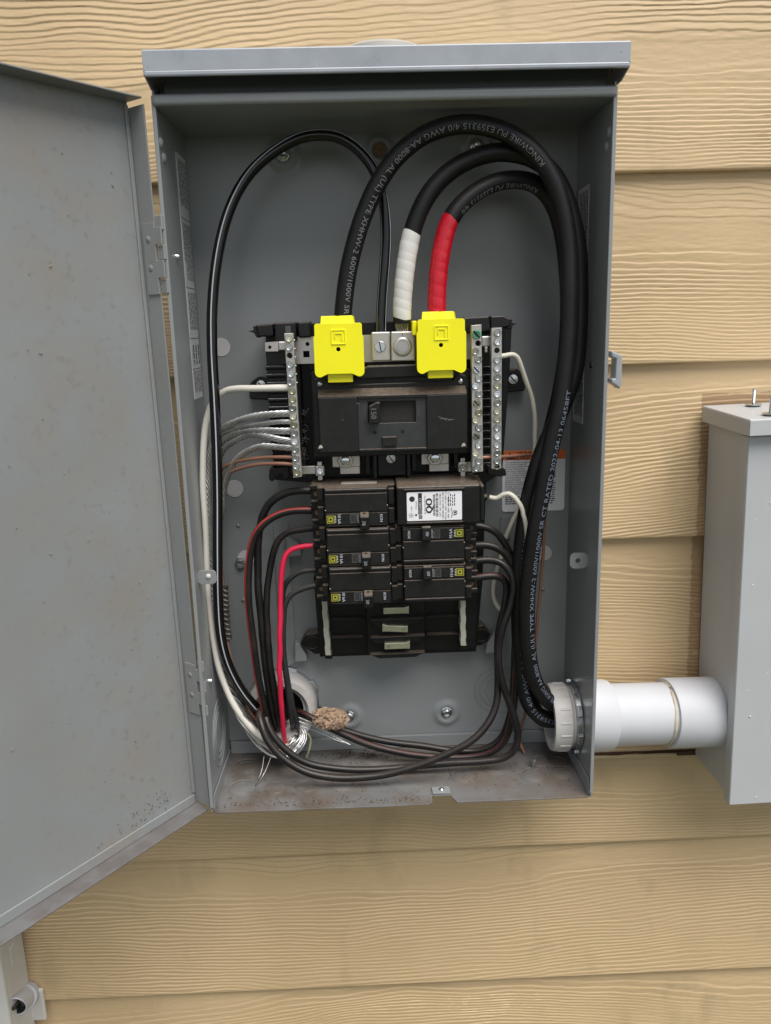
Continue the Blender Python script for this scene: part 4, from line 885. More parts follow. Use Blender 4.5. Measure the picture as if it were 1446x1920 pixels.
# ------------------------------------------------------------------ branch breakers
YP = -.088
def breaker(px, py, rot, rating, label):
    c = at(px, py, YP); root = tag(empty('circuit_breaker', (c[0], YP, c[2])), label, 'breaker', 'two pole branch breakers')
    if rot: root.rotation_euler = (0, math.pi, 0)
    def q(name, mb, mt, parent=None, **k): return mb.build(name, mt, parent or root, **k)
    mm = .001
    # side profile (x towards the bus, y depth), both poles
    prof = [(-29.6, 0), (29, 0), (29.8, 1.2), (30, 9), (36.5, 10), (37, 16), (37, 52), (-36, 52), (-43.5, 48), (-44, 30), (-42.5, 24), (-37, 23.5), (-37, 12.5), (-31, 11), (-30, 1.0)]
    for i, zc in enumerate((9.4, -9.4)):
        k_ = MB().ext([(x*mm, y*mm, (zc-9.2)*mm) for x, y in prof], (0, 0, 18.4*mm))
        bd = q('pole_body', k_, M_breaker, bevel=.0006)
        # terminal mouth: dark pocket, clamp and screw
        q('terminal_pocket_shade', MB().box(-44.2*mm, -36.6*mm, 24.5*mm, 40*mm, (zc-5.2)*mm, (zc+4.2)*mm), M_hole, bd)
        q('terminal_hood', MB().box(-44.6*mm, -33*mm, 21*mm, 25*mm, (zc+4.4)*mm, (zc+8.6)*mm).box(-43.5*mm, -36*mm, 18*mm, 30*mm, (zc-8.9)*mm, (zc-6.0)*mm), M_breaker, bd, bevel=.0005)
        q('terminal_clamp', MB().cyl((-38.5*mm, 23.5*mm, zc*mm), (-38.5*mm, 32*mm, zc*mm), 2.4*mm, n=14), M_rust, bd, smooth=35)
        q('front_web', MB().box(-36.8*mm, -31*mm, 6.5*mm, 12*mm, (zc-3)*mm, (zc+8.9)*mm), M_breaker, bd, bevel=.0006)
        q('bus_step', MB().box(30.2*mm, 36*mm, 4*mm, 10*mm, (zc-8.4)*mm, (zc+6.5)*mm), M_breaker, bd, bevel=.0006)
    # raised face bridging both poles, stepped rows
    fc = q('face_plate', MB().box(-29*mm, 29*mm, -1.2*mm, .6*mm, -4.2*mm, 13.2*mm), M_face, bevel=.0005)
    q('upper_ridge', MB().box(-29.2*mm, 29.2*mm, -.9*mm, 2*mm, 14.2*mm, 17.8*mm), M_face, bevel=.0013, seg=3)
    low = q('handle_row', MB().box(-28.6*mm, 28.8*mm, -.7*mm, .8*mm, -16.6*mm, -5.6*mm), M_face, bevel=.0005)
    q('lower_edge', MB().box(-28*mm, 28*mm, -.2*mm, 1.0*mm, -18.4*mm, -17*mm), M_breaker, bevel=.0004)
    # handle slot and handle
    q('handle_slot_shade', MB().box(2.5*mm, 20*mm, -.95*mm, -.6*mm, -16.2*mm, -5.8*mm), M_hole, low)
    hx = 7.2
    hd_ = q('handle', MB().ext([((hx-4.2)*mm, -.8*mm, -4.2*mm), ((hx-4.2)*mm, -9.5*mm, -6.0*mm), ((hx-4.2)*mm, -10.5*mm, -8*mm), ((hx-4.2)*mm, -9.8*mm, -19.6*mm), ((hx-4.2)*mm, -7.0*mm, -20.5*mm), ((hx-4.2)*mm, -.8*mm, -16.5*mm)], (8.6*mm, 0, 0)), M_breaker, bevel=.0009)
    q('handle_hole_shade', MB().lathe(((hx)*mm, -5.2*mm, -4.86*mm), (0, -.19, .98), [(0, .0012), (.0003, .0012), (.0003, 0)], 12), M_hole, hd_)
    k_ = MB(); text_in(k_, rating, (hx*mm-.0006, -10.6*mm, -13.2*mm), (0, 0, -1), (1, 0, 0), .0046, bold=.00012)
    k_.v = [(x, -10.62*mm+(-z-8*mm)*.06+(-.0001), z) for x, y, z in k_.v]; q('rating_mark', k_, M_print, hd_, recalc=False)
    # window, logo, print
    w_ = q('indicator_window', MB().holed([(-6.4*mm, -15*mm), (-.9*mm, -15*mm), (-.9*mm, -6.6*mm), (-6.4*mm, -6.6*mm)], [[(-5.7*mm, -14.3*mm), (-1.6*mm, -14.3*mm), (-1.6*mm, -7.3*mm), (-5.7*mm, -7.3*mm)]], -1.0*mm, -.6*mm), mat('window_rim', (.07, .068, .066), .5), low)
    q('window_pane', MB().box(-5.9*mm, -1.4*mm, -.82*mm, -.62*mm, -14.4*mm, -7.2*mm), mat('smoked_window', (.035, .034, .034), .3), w_)
    k_ = MB(); sq = lambda a: [(-24.6*mm-a, -11*mm-a), (-24.6*mm+a, -11*mm-a), (-24.6*mm+a, -11*mm+a), (-24.6*mm-a, -11*mm+a)]
    k_.holed(sq(3.7*mm), [sq(3.05*mm)], -.86*mm, -.72*mm); k_.holed(sq(2.3*mm), [sq(1.0*mm)], -.86*mm, -.72*mm)
    q('logo', k_, M_logo, low)
    k_ = MB(); U, V_ = (0, 0, -1), (1, 0, 0)
    text_in(k_, '10 kA', (-16.4*mm, -.80*mm, -11*mm), U, V_, .0040, bold=.0001)
    text_in(k_, 'O/OFF', (1.0*mm, -.80*mm, -11*mm), U, V_, .0030)
    text_in(k_, 'I/ON', (23.2*mm, -.80*mm, -11*mm), U, V_, .0036, bold=.00008)
    fine_lines(k_, (-19.6*mm, -.80*mm, -7.6*mm), U, V_, 7*mm, 1, .001, .0010, 3, (.0012, .0022))
    q('white_print', k_, M_print, low, recalc=False)
    # worn pale nicks
    k_ = MB()
    for a, b in ((-29.2, -2), (29, 1.5)): k_.blob((a*mm, -1.2*mm, b*mm), .0006, 1, 1, .2)
    q('nick', k_, M_dusty, fc)
    return root
B1 = breaker(668.5, 951, 0, '70', 'black two pole breaker marked 70 with a dusty sticker on its top')
B2 = breaker(672, 1026, 0, '30', 'black two pole breaker with the bright red wire, between two others')
B3 = breaker(676, 1098, 0, '30', 'black two pole breaker with two charcoal grey wires, lowest above the bare bus')
B4 = breaker(813, 1021.5, 1, '40', 'black two pole breaker marked 40 directly under the white labelled device')
B5 = breaker(815, 1094, 1, '60', 'black two pole breaker marked 60 under the breaker marked 40')
c = at(665, 906, -.06); k_ = MB().box(-.017+.003, .017+.003, .018, .030, .01875, .0190); k_.build('dusty_sticker', M_dusty, B1)

# surge protective device with white label
x0, x1, z0, z1 = prect(744, 911, 909, 986, -.090)
spd = tag(empty('surge_protector', ((x0+x1)/2, -.03, z0)), 'black plug-in surge device with white printed label and white lead', 'surge protector')
def sp_(name, mb, mt, parent=None, **k): return part(spd, name, mb, mt, parent, **k)
zt2 = at(820, 892, -.055)[2]
prof = [(-.090, z0+.001), (-.090, z1), (-.074, z1+.0018), (-.036, z1+.0025), (-.036, z0+.001)]
sb = sp_('housing', MB().ext([(x0, y, z) for y, z in prof], (x1-x0-.004, 0, 0)), M_spd, bevel=.0022, seg=3)
sp_('end_cap', MB().ext([(x1-.0038, -.086, z0+.0022), (x1-.0038, -.086, z1-.0018), (x1-.0038, -.042, z1+.0008), (x1-.0038, -.042, z0+.0022)], (.0042, 0, 0)), M_spd, sb, bevel=.0014)
lx0, lx1, lz0, lz1 = prect(763, 921.5, 866, 975, -.0893)
sp_('label_ridge', MB().box(lx0-.003, lx1+.003, -.0918, -.0895, lz1+.0012, lz1+.0034), M_spd, sb, bevel=.0009)
sp_('label_ridge', MB().box(lx0-.001, lx1+.001, -.0918, -.0895, lz0-.0034, lz0-.0012), M_spd, sb, bevel=.0009)
lb = sp_('label', MB().prism(rrect(lx0, lx1, lz0, lz1, .0008), -.0906, -.0899), M_label, sb)
LW, LH = lx1-lx0, lz1-lz0; yt_ = -.0908
def lp_(u, v): return (lx0+LW*u, yt_, lz0+LH*v)     # u left to right, v bottom to top
U, V_ = (0, 0, 1), (-1, 0, 0); k_ = MB()
k_.add([(lx0+LW*.095+r_*math.cos(a), yt_, lz0+LH*.77+r_*math.sin(a)) for r_ in (.0026,) for a in np.linspace(0, 6.283, 24, endpoint=False)], [tuple(range(24))])
k_.add([(lx0+LW*.165+.0010*math.cos(a), yt_, lz0+LH*.21+.0010*math.sin(a)) for a in np.linspace(0, 6.283, 16, endpoint=False)], [tuple(range(16))])
k_.add([lp_(.205, .22), lp_(.275, .22), lp_(.275, .97), lp_(.205, .97)], [(0, 1, 2, 3)])
text_in(k_, 'QO', lp_(.40, .52), U, V_, .0088, bold=.0005)
text_in(k_, 'by Schneider Electric', lp_(.325, .56), U, V_, .0021)
text_in(k_, '= ON', lp_(.085, .42), U, V_, .0020); text_in(k_, 'Protected', lp_(.165, .55), U, V_, .0019)
rr_ = random.Random(2); v = .17
while v < .90:
    h_ = rr_.choice((.008, .012, .02)); k_.add([lp_(.475, v), lp_(.515, v), lp_(.515, v+h_), lp_(.475, v+h_)], [(0, 1, 2, 3)]); v += h_+rr_.choice((.008, .012, .016))
v = .14
while v < .95:
    h_ = rr_.choice((.008, .014, .03)); k_.add([lp_(.525, v), lp_(.572, v), lp_(.572, v+h_), lp_(.525, v+h_)], [(0, 1, 2, 3)]); v += h_+rr_.choice((.012, .02, .03))
for i, s_ in enumerate(('CAT. NO. QO2175SB', '120/240V 60Hz SCCR 22k', 'MCOV 150V L-N 300V L-L', 'VPR 700V L-N 1200V L-L')): text_in(k_, s_, lp_(.605+i*.05, .52), U, V_, .0024)
text_in(k_, 'Type 1 SPD', lp_(.81, .25), U, V_, .0021); text_in(k_, 'UL', lp_(.875, .25), U, V_, .0036, bold=.0002)
k_.holed([(lx0+LW*.87+.0024*math.cos(a), lz0+LH*.25+.0024*math.sin(a)) for a in np.linspace(0, 6.283, 20, endpoint=False)], [[(lx0+LW*.87+.0020*math.cos(a), lz0+LH*.25+.0020*math.sin(a)) for a in np.linspace(0, 6.283, 20, endpoint=False)]], yt_, yt_+.00005)
fine_lines(k_, lp_(.86, .50), U, V_, LH*.45, 4, -.0019, .0008, 6, (.001, .003))
for a in np.linspace(0, 6.283, 8, endpoint=False):
    cx_, cz_ = lx0+LW*.075, lz0+LH*.20; d1 = np.array([math.cos(a), 0, math.sin(a)]); p_ = np.array([-math.sin(a), 0, math.cos(a)])*.00016; o_ = np.array([cx_, yt_, cz_])
    k_.add([o_+d1*.0016+p_, o_+d1*.0028+p_, o_+d1*.0028-p_, o_+d1*.0016-p_], [(0, 1, 2, 3)])
k_.holed(circ(lx0+LW*.075, lz0+LH*.20, .0011, 16), [circ(lx0+LW*.075, lz0+LH*.20, .0008, 16)], yt_, yt_+.00005)
sp_('label_print', k_, M_pblack, lb, recalc=False)
k_ = MB(); text_in(k_, 'SQUARE D', (lx0+LW*.24, yt_-.00012, lz0+LH*.50), U, V_, .0034, bold=.0001)
sp_('label_white_print', k_, M_print, lb, recalc=False)
k_ = MB(); c_ = (lx0+LW*.245, lz0+LH*.13); sq = lambda a: [(c_[0]-a, c_[1]-a), (c_[0]+a, c_[1]-a), (c_[0]+a, c_[1]+a), (c_[0]-a, c_[1]+a)]
k_.holed(sq(.0016), [sq(.0011)], yt_, yt_+.0001); k_.holed(sq(.0008), [sq(.0004)], yt_, yt_+.0001); sp_('label_logo', k_, M_pblack, lb)
c = at(918, 932, -.062); sp_('strain_relief', MB().lathe((x1, -.062, c[2]), (1, 0, 0), [(-.002, .0055), (.002, .0050), (.003, .0035), (.0062, .0032), (.0062, 0)], 16), M_spd, sb, smooth=40)
# ------------------------------------------------------------------ cables and wires
def stripe(P, r, a0, half, fr, name, mt, parent, lift=.00008, s0=0, s1=None):
    T, Rf, B = fr; s1 = s1 or len(P); k_ = MB(); n = s1-s0; lift = max(lift, r*.05)
    A = np.broadcast_to(np.asarray(a0, float), (len(P),))
    vs = []
    for i in range(s0, s1):
        for j in range(4):
            a = A[i]+half*(j/1.5-1); vs.append(P[i]+(r+lift)*(math.cos(a)*Rf[i]+math.sin(a)*B[i]))
    k_.add(vs, [(i*4+j, i*4+j+1, (i+1)*4+j+1, (i+1)*4+j) for i in range(n-1) for j in range(3)])
    return k_.build(name, mt, parent, smooth=60, recalc=False)
def wire(name, label, ctrl, r, mt, cat='wire', group=None, k=12, step=.004):
    P = spline(pix(ctrl), step)
    if k == 12:                             # slight kinks and uneven lay of real wire
        rr_ = random.Random(len(label)*7+len(ctrl)); t_ = np.linspace(0, 1, len(P)); env = np.sin(np.pi*t_)**.5
        for ax_ in range(3):
            P[:, ax_] += env*sum(.00020*math.sin(rr_.uniform(0, 6))*np.sin(t_*rr_.uniform(18, 70)+rr_.uniform(0, 6)) for _ in range(3))
        r = r*(1+.02*np.sin(t_*37+rr_.uniform(0, 6))+.015*np.sin(t_*83))
    fr = frames(P)
    o = MB().tube(P, r, k, fr=fr).build(name, mt, None, smooth=60)
    tag(o, label, cat, group); return o, P, fr
def cable_text(s, P, fr, r, parent, start, phi, size, mt, name='printed_text', end=None):
    T, Rf, B = fr; L = np.concatenate([[0], np.cumsum(np.linalg.norm(np.diff(P, axis=0), axis=1))])
    V, F = glyphs_fine(s); V = V.copy(); wd = V[:, 0].max()
    sx = size if end is None else (end-start)/wd
    k_ = MB(); vs = []
    for a, b in V:
        q = start+a*sx; ph = phi(q) if callable(phi) else phi
        i = min(max(np.searchsorted(L, q)-1, 0), len(P)-2); t = (q-L[i])/(L[i+1]-L[i]+1e-9)
        c = P[i]*(1-t)+P[i+1]*t; rf = Rf[i]*(1-t)+Rf[i+1]*t; bb = B[i]*(1-t)+B[i+1]*t
        an = ph+(b-.35)*size/r; vs.append(c+(r+.00012)*(math.cos(an)*rf+math.sin(an)*bb))
    k_.add(vs, F); return k_.build(name, mt, parent, recalc=False)
def near(P, px, py, Y):
    q = at(px, py, Y); i = int(np.argmin(((P-q)[:, [0, 2]]**2).sum(1))); return i
def arclen(P): return np.concatenate([[0], np.cumsum(np.linalg.norm(np.diff(P, axis=0), axis=1))])

RC = .0080
# cable to the left yellow cover
C1 = [(1110, 1338, -.048), (1075, 1334, -.051), (1045, 1324, -.058), (1020, 1305, -.066), (1000, 1268, -.071), (990, 1210, -.074), (988, 1130, -.076), (994, 1060, -.079), (1005, 985, -.082), (1020, 905, -.085), (1035, 830, -.086), (1052, 755, -.087), (1062, 680, -.087), (1067, 600, -.087), (1068, 530, -.087), (1066, 460, -.086), (1056, 395, -.086), (1036, 335, -.086), (1003, 287, -.086), (962, 255, -.086), (917, 238, -.086), (870, 233, -.086), (825, 241, -.085), (780, 263, -.083), (740, 299, -.081), (708, 346, -.079), (685, 396, -.077), (667, 450, -.075), (653, 510, -.073), (645, 570, -.072), (641, 625, -.072)]
c1, P1, f1 = wire('service_cable', 'thick black cable with white lettering arching over to the left yellow cover', C1, RC, M_cable, 'cable', k=20)
L1 = arclen(P1); la = L1[near(P1, 994, 1255, -.073)]; lb_ = L1[near(P1, 1058, 728, -.087)]
cable_text('4/0 AWG AA-8000', P1, f1, RC, c1, L1[near(P1, 1038, 1318, -.067)], -.55, .0070, M_cprint, end=L1[near(P1, 994, 1243, -.073)])
cable_text(CAB_TEXT[1], P1, f1, RC, c1, L1[near(P1, 993, 1232, -.073)], -.5, .0070, M_cprint, end=lb_)
cable_text(CAB_TEXT[0], P1, f1, RC, c1, L1[near(P1, 1022, 310, -.086)], .42, .0070, M_pgrey, end=L1[near(P1, 645, 585, -.072)])
# white taped cable
C2 = [(1110, 1352, -.044), (1080, 1354, -.045), (1042, 1352, -.050), (1005, 1337, -.054), (986, 1303, -.057), (976, 1235, -.057), (973, 1150, -.058), (975, 1060, -.060), (983, 985, -.063), (996, 915, -.067), (1018, 845, -.069), (1052, 770, -.068), (1077, 700, -.068), (1085, 630, -.068), (1087, 545, -.068), (1083, 460, -.069), (1066, 385, -.069), (1040, 330, -.069), (1005, 300, -.069), (968, 288, -.069), (930, 286, -.069), (890, 296, -.069), (850, 317, -.070), (817, 347, -.071), (792, 385, -.072), (773, 435, -.072), (763, 485, -.072), (757, 535, -.071), (754, 580, -.070), (754, 606, -.069)]
c2, P2, f2 = wire('service_cable', 'thick black cable with its end wrapped in white tape, bared at the centre lug', C2, RC, M_cable, 'cable', k=20)
L2 = arclen(P2)
cable_text('E359315 4/0 AWG AA-8000', P2, f2, RC, c2, L2[near(P2, 1040, 1351, -.055)], -.15, .0068, M_cprint, end=L2[near(P2, 975, 1195, -.057)])
cable_text('AL (UL) TYPE XHHW-2 600V', P2, f2, RC, c2, L2[near(P2, 974, 1160, -.057)], -.2, .0074, M_pgrey, end=L2[near(P2, 982, 990, -.063)])
# red taped cable
C3 = [(1112, 1348, -.036), (1085, 1350, -.035), (1048, 1352, -.035), (1012, 1344, -.041), (992, 1300, -.039), (985, 1220, -.038), (985, 1120, -.039), (990, 1020, -.041), (1005, 920, -.045), (1030, 820, -.050), (1052, 730, -.051), (1064, 640, -.051), (1066, 550, -.051), (1060, 470, -.051), (1048, 410, -.052), (1030, 370, -.053), (1003, 345, -.055), (968, 337, -.058), (930, 342, -.062), (893, 360, -.066), (862, 387, -.069), (841, 420, -.071), (828, 470, -.072), (821, 525, -.072), (819, 575, -.072), (820, 615, -.072)]
c3, P3, f3 = wire('service_cable', 'thick black cable wrapped in red tape above the right yellow cover', C3, RC, M_cable, 'cable', k=20)
L3 = arclen(P3)
cable_text('KINGWIRE PU E359315 4/0', P3, f3, RC, c3, L3[near(P3, 1010, 350, -.055)], .85, .0074, M_pgrey, end=L3[near(P3, 858, 395, -.069)])
def tape(P, i0, i1, r, mt, parent, seed, pitch=.0085):
    rr_ = random.Random(seed); L = arclen(P); s = L[i0]; T, Rf, B = frames(P); n = 0
    while s < L[i1]-.003:
        e = min(s+pitch*rr_.uniform(.8, 1.25)+.004, L[i1]); lift = .00032+.00012*(n % 2)+.00004*rr_.random(); tl = rr_.uniform(.08, .26)
        k_ = MB(); K = 24; vs = []; m_ = 5
        for j in range(m_):
            for a in range(K):
                an = 2*math.pi*a/K; q = s+(e-s)*j/(m_-1)+tl*r*math.sin(an)*1.2
                q = min(max(q, L[i0]-.0005), L[i1]+.0005); i = min(max(np.searchsorted(L, q)-1, 0), len(P)-2); t = (q-L[i])/(L[i+1]-L[i]+1e-9)
                c = P[i]*(1-t)+P[i+1]*t; rl = r+lift+.00016*(1-j/(m_-1))
                if j in (0, m_-1): rl = r+.0001
                vs.append(c+rl*(math.cos(an)*Rf[i]+math.sin(an)*B[i]))
        k_.add(vs, [(j*K+a, j*K+(a+1) % K, (j+1)*K+(a+1) % K, (j+1)*K+a) for j in range(m_-1) for a in range(K)])
        k_.build('tape_wrap', mt, parent, smooth=50, recalc=True); s = e-.004; n += 1
        if e >= L[i1]: break
tape(P2, near(P2, 773, 437, -.072), near(P2, 754, 597, -.070), RC, M_wtape, c2, 3)
tape(P3, near(P3, 846, 411, -.071), near(P3, 820, 597, -.072), RC, M_rtape, c3, 4, .0095)
# bare strands under the white tape
k_ = MB()
for i in range(14):
    a = i*2*math.pi/14; r_ = .0058 if i % 2 else .0066
    p0 = P2[-1]+np.array([r_*math.cos(a), r_*math.sin(a), .002]); p1 = at(756, 630, -.064)+np.array([.0048*math.cos(a+.5), .0048*math.sin(a+.5), 0]); k_.cyl(p0, p1, .0012, n=8)
k_.build('bare_strands', M_strap, c2, smooth=50)
# glossy cable; its sky highlight is painted on as pale strips
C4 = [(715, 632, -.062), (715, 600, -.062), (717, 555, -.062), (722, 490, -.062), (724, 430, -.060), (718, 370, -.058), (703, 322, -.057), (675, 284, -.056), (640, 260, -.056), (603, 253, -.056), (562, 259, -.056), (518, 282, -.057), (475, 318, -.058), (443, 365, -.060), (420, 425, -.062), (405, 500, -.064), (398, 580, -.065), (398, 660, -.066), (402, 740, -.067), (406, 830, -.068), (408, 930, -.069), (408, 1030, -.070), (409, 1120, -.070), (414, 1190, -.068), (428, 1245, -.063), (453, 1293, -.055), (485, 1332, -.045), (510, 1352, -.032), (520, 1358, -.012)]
c4, P4, f4 = wire('ground_cable', 'glossy black cable with a thin white line looping down the left side', C4, .0050, M_gloss, 'cable', k=16)  # the thin white line is the painted-on highlight, not a marking
i_ = near(P4, 603, 253, -.056); n_ = len(P4)
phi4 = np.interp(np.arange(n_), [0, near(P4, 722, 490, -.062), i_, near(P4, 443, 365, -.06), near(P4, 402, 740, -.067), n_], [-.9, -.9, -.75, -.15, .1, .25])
stripe(P4, .0050, phi4, .11, f4, 'painted_highlight', M_print, c4)
stripe(P4, .0050, phi4+1.75, .08, f4, 'painted_highlight', M_pgrey, c4, s1=near(P4, 715, 340, -.058))

# left side: white wire, stranded bare wires, copper
o, P, f_ = wire('neutral_wire', 'thick white wire from the left neutral bar down to the round bushing', [(546, 727, -.073), (520, 727, -.072), (480, 728, -.066), (445, 729, -.058), (424, 733, -.052), (408, 744, -.049), (395, 764, -.048), (385, 800, -.050), (381, 850, -.054), (381, 910, -.058), (385, 980, -.060), (388, 1050, -.062), (392, 1120, -.063), (399, 1190, -.063), (412, 1255, -.062), (432, 1310, -.060), (458, 1350, -.057), (487, 1379, -.052), (515, 1394, -.044), (540, 1396, -.034), (548, 1375, -.020), (545, 1350, -.008)], .0032, M_whitew)
def stranded(label, ctrl, rb_, rs_, fan, seed, n=7, pitch=.032, group='bare stranded wires on the left neutral bar'):
    P = spline(pix(ctrl), .003); T, Rf, B = frames(P); L = arclen(P); k_ = MB(); rr_ = random.Random(seed)
    tw = 2*math.pi*L/pitch
    for j in range(n):
        if j == n-1: Q = P.copy()
        else:
            a = tw+j*2*math.pi/(n-1); w_ = np.ones(len(P))*rb_
            g = np.clip((L/L[-1]-fan[0])/(fan[1]-fan[0]), 0, 1); w_ = w_*(1+fan[2]*g)+g*rr_.uniform(-.0012, .0022)
            a = j*2*math.pi/(n-1)+np.concatenate([[0], np.cumsum(np.diff(L)*(2*math.pi/pitch)*(1-.88*g[1:]))])+g*rr_.uniform(-.5, .5)
            Q = P+w_[:, None]*(np.cos(a)[:, None]*Rf+np.sin(a)[:, None]*B)
        k_.tube(Q, rs_, 7)
    o = k_.build('stranded_wire', M_alu, None, smooth=60, recalc=False); tag(o, label, 'wire', group); return o
tail = lambda d, e: [(393+d, 1000, -.040-e), (397+d, 1080, -.042-e), (402+d, 1160, -.044-e), (413+d, 1235, -.046-e), (430+d, 1292, -.048-e), (456+d, 1345, -.048-e), (488+d*.6, 1390, -.044-e), (522, 1412-d*.4, -.040-e), (552, 1403-d*.5, -.036), (566, 1378, -.026), (560, 1350, -.010)]
stranded('bare twisted aluminium wire highest on the left neutral bar', [(546, 775, -.073), (520, 776, -.071), (480, 780, -.064), (447, 789, -.056), (424, 799, -.050), (406, 812, -.044), (395, 840, -.040), (391, 900, -.039)]+tail(0, .006), .0024, .00115, (.62, .82, 1.0), 1)
stranded('thin bare twisted aluminium wire second on the left neutral bar', [(546, 791, -.073), (520, 791, -.070), (480, 796, -.062), (447, 803, -.054), (424, 809, -.047), (408, 822, -.041), (399, 850, -.037), (395, 910, -.035)]+tail(3, .000), .0016, .00085, (.62, .82, 1.2), 2)
stranded('bare twisted aluminium wire third on the left neutral bar', [(546, 808, -.073), (520, 808, -.070), (485, 807, -.062), (452, 810, -.054), (430, 818, -.047), (413, 832, -.041), (404, 862, -.036), (400, 920, -.033)]+tail(6, -.004), .0023, .0011, (.62, .82, 1.0), 3)
stranded('bare twisted aluminium wire with a kink, fourth on the left neutral bar', [(548, 827, -.073), (525, 824, -.071), (500, 818, -.066), (470, 815, -.058), (445, 824, -.050), (424, 838, -.043), (412, 858, -.038), (407, 900, -.034), (404, 950, -.032)]+tail(9, -.008), .0023, .0011, (.62, .82, 1.1), 4)
stranded('bare twisted aluminium wire lowest on the left neutral bar, dropping steeply', [(550, 840, -.073), (525, 838, -.070), (490, 837, -.064), (462, 847, -.057), (441, 864, -.050), (428, 890, -.044), (420, 920, -.039), (416, 965, -.035)]+tail(14, -.011), .0023, .0011, (.62, .82, 1.1), 5)
# loose wire ends behind the left bar
k_ = MB(); rr_ = random.Random(21)
for y in (775, 795, 808, 822, 828, 845, 858):
    for i in range(4):
        p = at(566+rr_.uniform(-1, 3), y+rr_.uniform(-6, 6), -.070); k_.tube(np.array([p, p+np.array([.0025, rr_.uniform(-.002, .002), rr_.uniform(-.002, .002)]), p+np.array([rr_.uniform(.002, .006), rr_.uniform(-.003, .003), rr_.uniform(-.004, .004)])]), .0004, 5)
o = k_.build('wire_ends', mat('dull_dark_strands', (.022, .022, .024), .55, metal=.3), bL, smooth=60); o['kind'] = 'stuff'
wire('copper_wire', 'bare copper wire at the left neutral bar, above a second copper wire', [(550, 858, -.073), (525, 857, -.070), (490, 858, -.063), (455, 863, -.055), (430, 870, -.048), (414, 884, -.042), (408, 920, -.036), (408, 980, -.031), (412, 1040, -.030), (418, 1085, -.030), (420, 1125, -.030), (424, 1180, -.033), (436, 1245, -.040), (458, 1310, -.044), (482, 1350, -.042), (510, 1372, -.034), (525, 1372, -.012)], .0018, M_copper)
wire('copper_wire', 'bare copper wire lowest on the left neutral bar', [(552, 871, -.073), (525, 869, -.070), (490, 870, -.063), (455, 877, -.054), (432, 886, -.046), (416, 904, -.038), (411, 950, -.031), (411, 1010, -.027), (414, 1060, -.026), (420, 1140, -.026), (428, 1210, -.030), (443, 1270, -.036), (465, 1320, -.040), (490, 1358, -.036), (512, 1382, -.028), (530, 1380, -.010)], .0018, M_copper)
# wrapped splice on the bare wires
P = spline(pix([(423, 1098, -.034), (424, 1130, -.034), (426, 1165, -.035), (430, 1198, -.036)]), .001); T, Rf, B = frames(P); L = arclen(P); a = L/.0052*2*math.pi
k_ = MB().tube(P+.0024*(np.cos(a)[:, None]*Rf+np.sin(a)[:, None]*B), .0014, 7); k_.tube(P, .0026, 10)
tag(k_.build('wire_splice', mat('dull_tin_wrap', (.13, .12, .11), .45, metal=.7), None, smooth=60), 'dull metal wrapping coiled round wires beside the glossy black cable', 'splice')
# right side wires
wire('white_lead', 'ivory wire bending out of the right neutral bar and hanging in a long curve', [(936, 668, -.074), (948, 667, -.074), (960, 665, -.073), (970, 670, -.071), (978, 690, -.067), (988, 718, -.061), (998, 750, -.055), (1003, 790, -.049), (1003, 840, -.043), (998, 880, -.040), (990, 915, -.037), (975, 950, -.033), (960, 980, -.030), (948, 1008, -.027), (940, 1040, -.025), (931, 1070, -.024), (925, 1098, -.024), (926, 1122, -.024), (934, 1139, -.025), (946, 1148, -.026), (960, 1152, -.026)], .0023, M_ivory)
wire('white_lead', 'short ivory lead from the surge device curling behind the thick cable', [(917, 932, -.062), (928, 934, -.062), (936, 932, -.063), (944, 927, -.064), (954, 926, -.066), (966, 933, -.068), (977, 950, -.070), (984, 972, -.0705), (988, 1000, -.070), (992, 1030, -.066)], .0024, M_ivory)
wire('copper_wire', 'bare copper wire from the right neutral bars running down behind the thick cables', [(885, 858, -.072), (925, 857, -.072), (955, 856, -.062), (990, 853, -.045), (1012, 858, -.032), (1022, 885, -.024), (1024, 930, -.022), (1021, 985, -.022), (1017, 1060, -.022), (1010, 1140, -.022), (1004, 1212, -.022), (995, 1285, -.022), (985, 1338, -.022), (976, 1370, -.024), (976, 1394, -.026), (984, 1412, -.028)], .0017, M_copper)

YT = -.056
def lw_(label, ctrl, r, mt, red=None, name='branch_wire', rm=None):
    o, P, f_ = wire(name, label, ctrl, r, mt)
    if red is not None: stripe(P, r, red, .30, f_, 'red_stripe', rm or M_redline, o)
    return o
lw_('black wire from the upper terminal of the breaker marked 70', [(590, 920, YT), (562, 920, YT), (535, 925, -.054), (510, 940, -.052), (495, 962, -.050), (487, 992, -.049), (483, 1030, -.049), (484, 1080, -.050), (488, 1140, -.052), (493, 1200, -.053), (500, 1260, -.052), (508, 1315, -.047), (515, 1352, -.038), (520, 1366, -.020), (521, 1368, -.006)], .0039, M_wire)
lw_('black wire with a red stripe from the breaker marked 70', [(590, 957, YT), (562, 957, YT), (530, 962, -.056), (503, 975, -.057), (484, 995, -.058), (472, 1025, -.058), (466, 1065, -.059), (466, 1115, -.060), (471, 1175, -.061), (479, 1235, -.061), (488, 1290, -.058), (499, 1340, -.050), (508, 1366, -.036), (512, 1370, -.012)], .0038, M_wire, red=-.75)
lw_('black wire curling under the breaker marked 70 beside the red wire', [(602, 990, YT), (570, 992, -.054), (540, 999, -.052), (520, 1017, -.051), (510, 1048, -.050), (503, 1090, -.051), (500, 1140, -.053), (503, 1200, -.056), (509, 1260, -.056), (518, 1318, -.050), (525, 1356, -.038), (528, 1366, -.012)], .0034, M_wire)
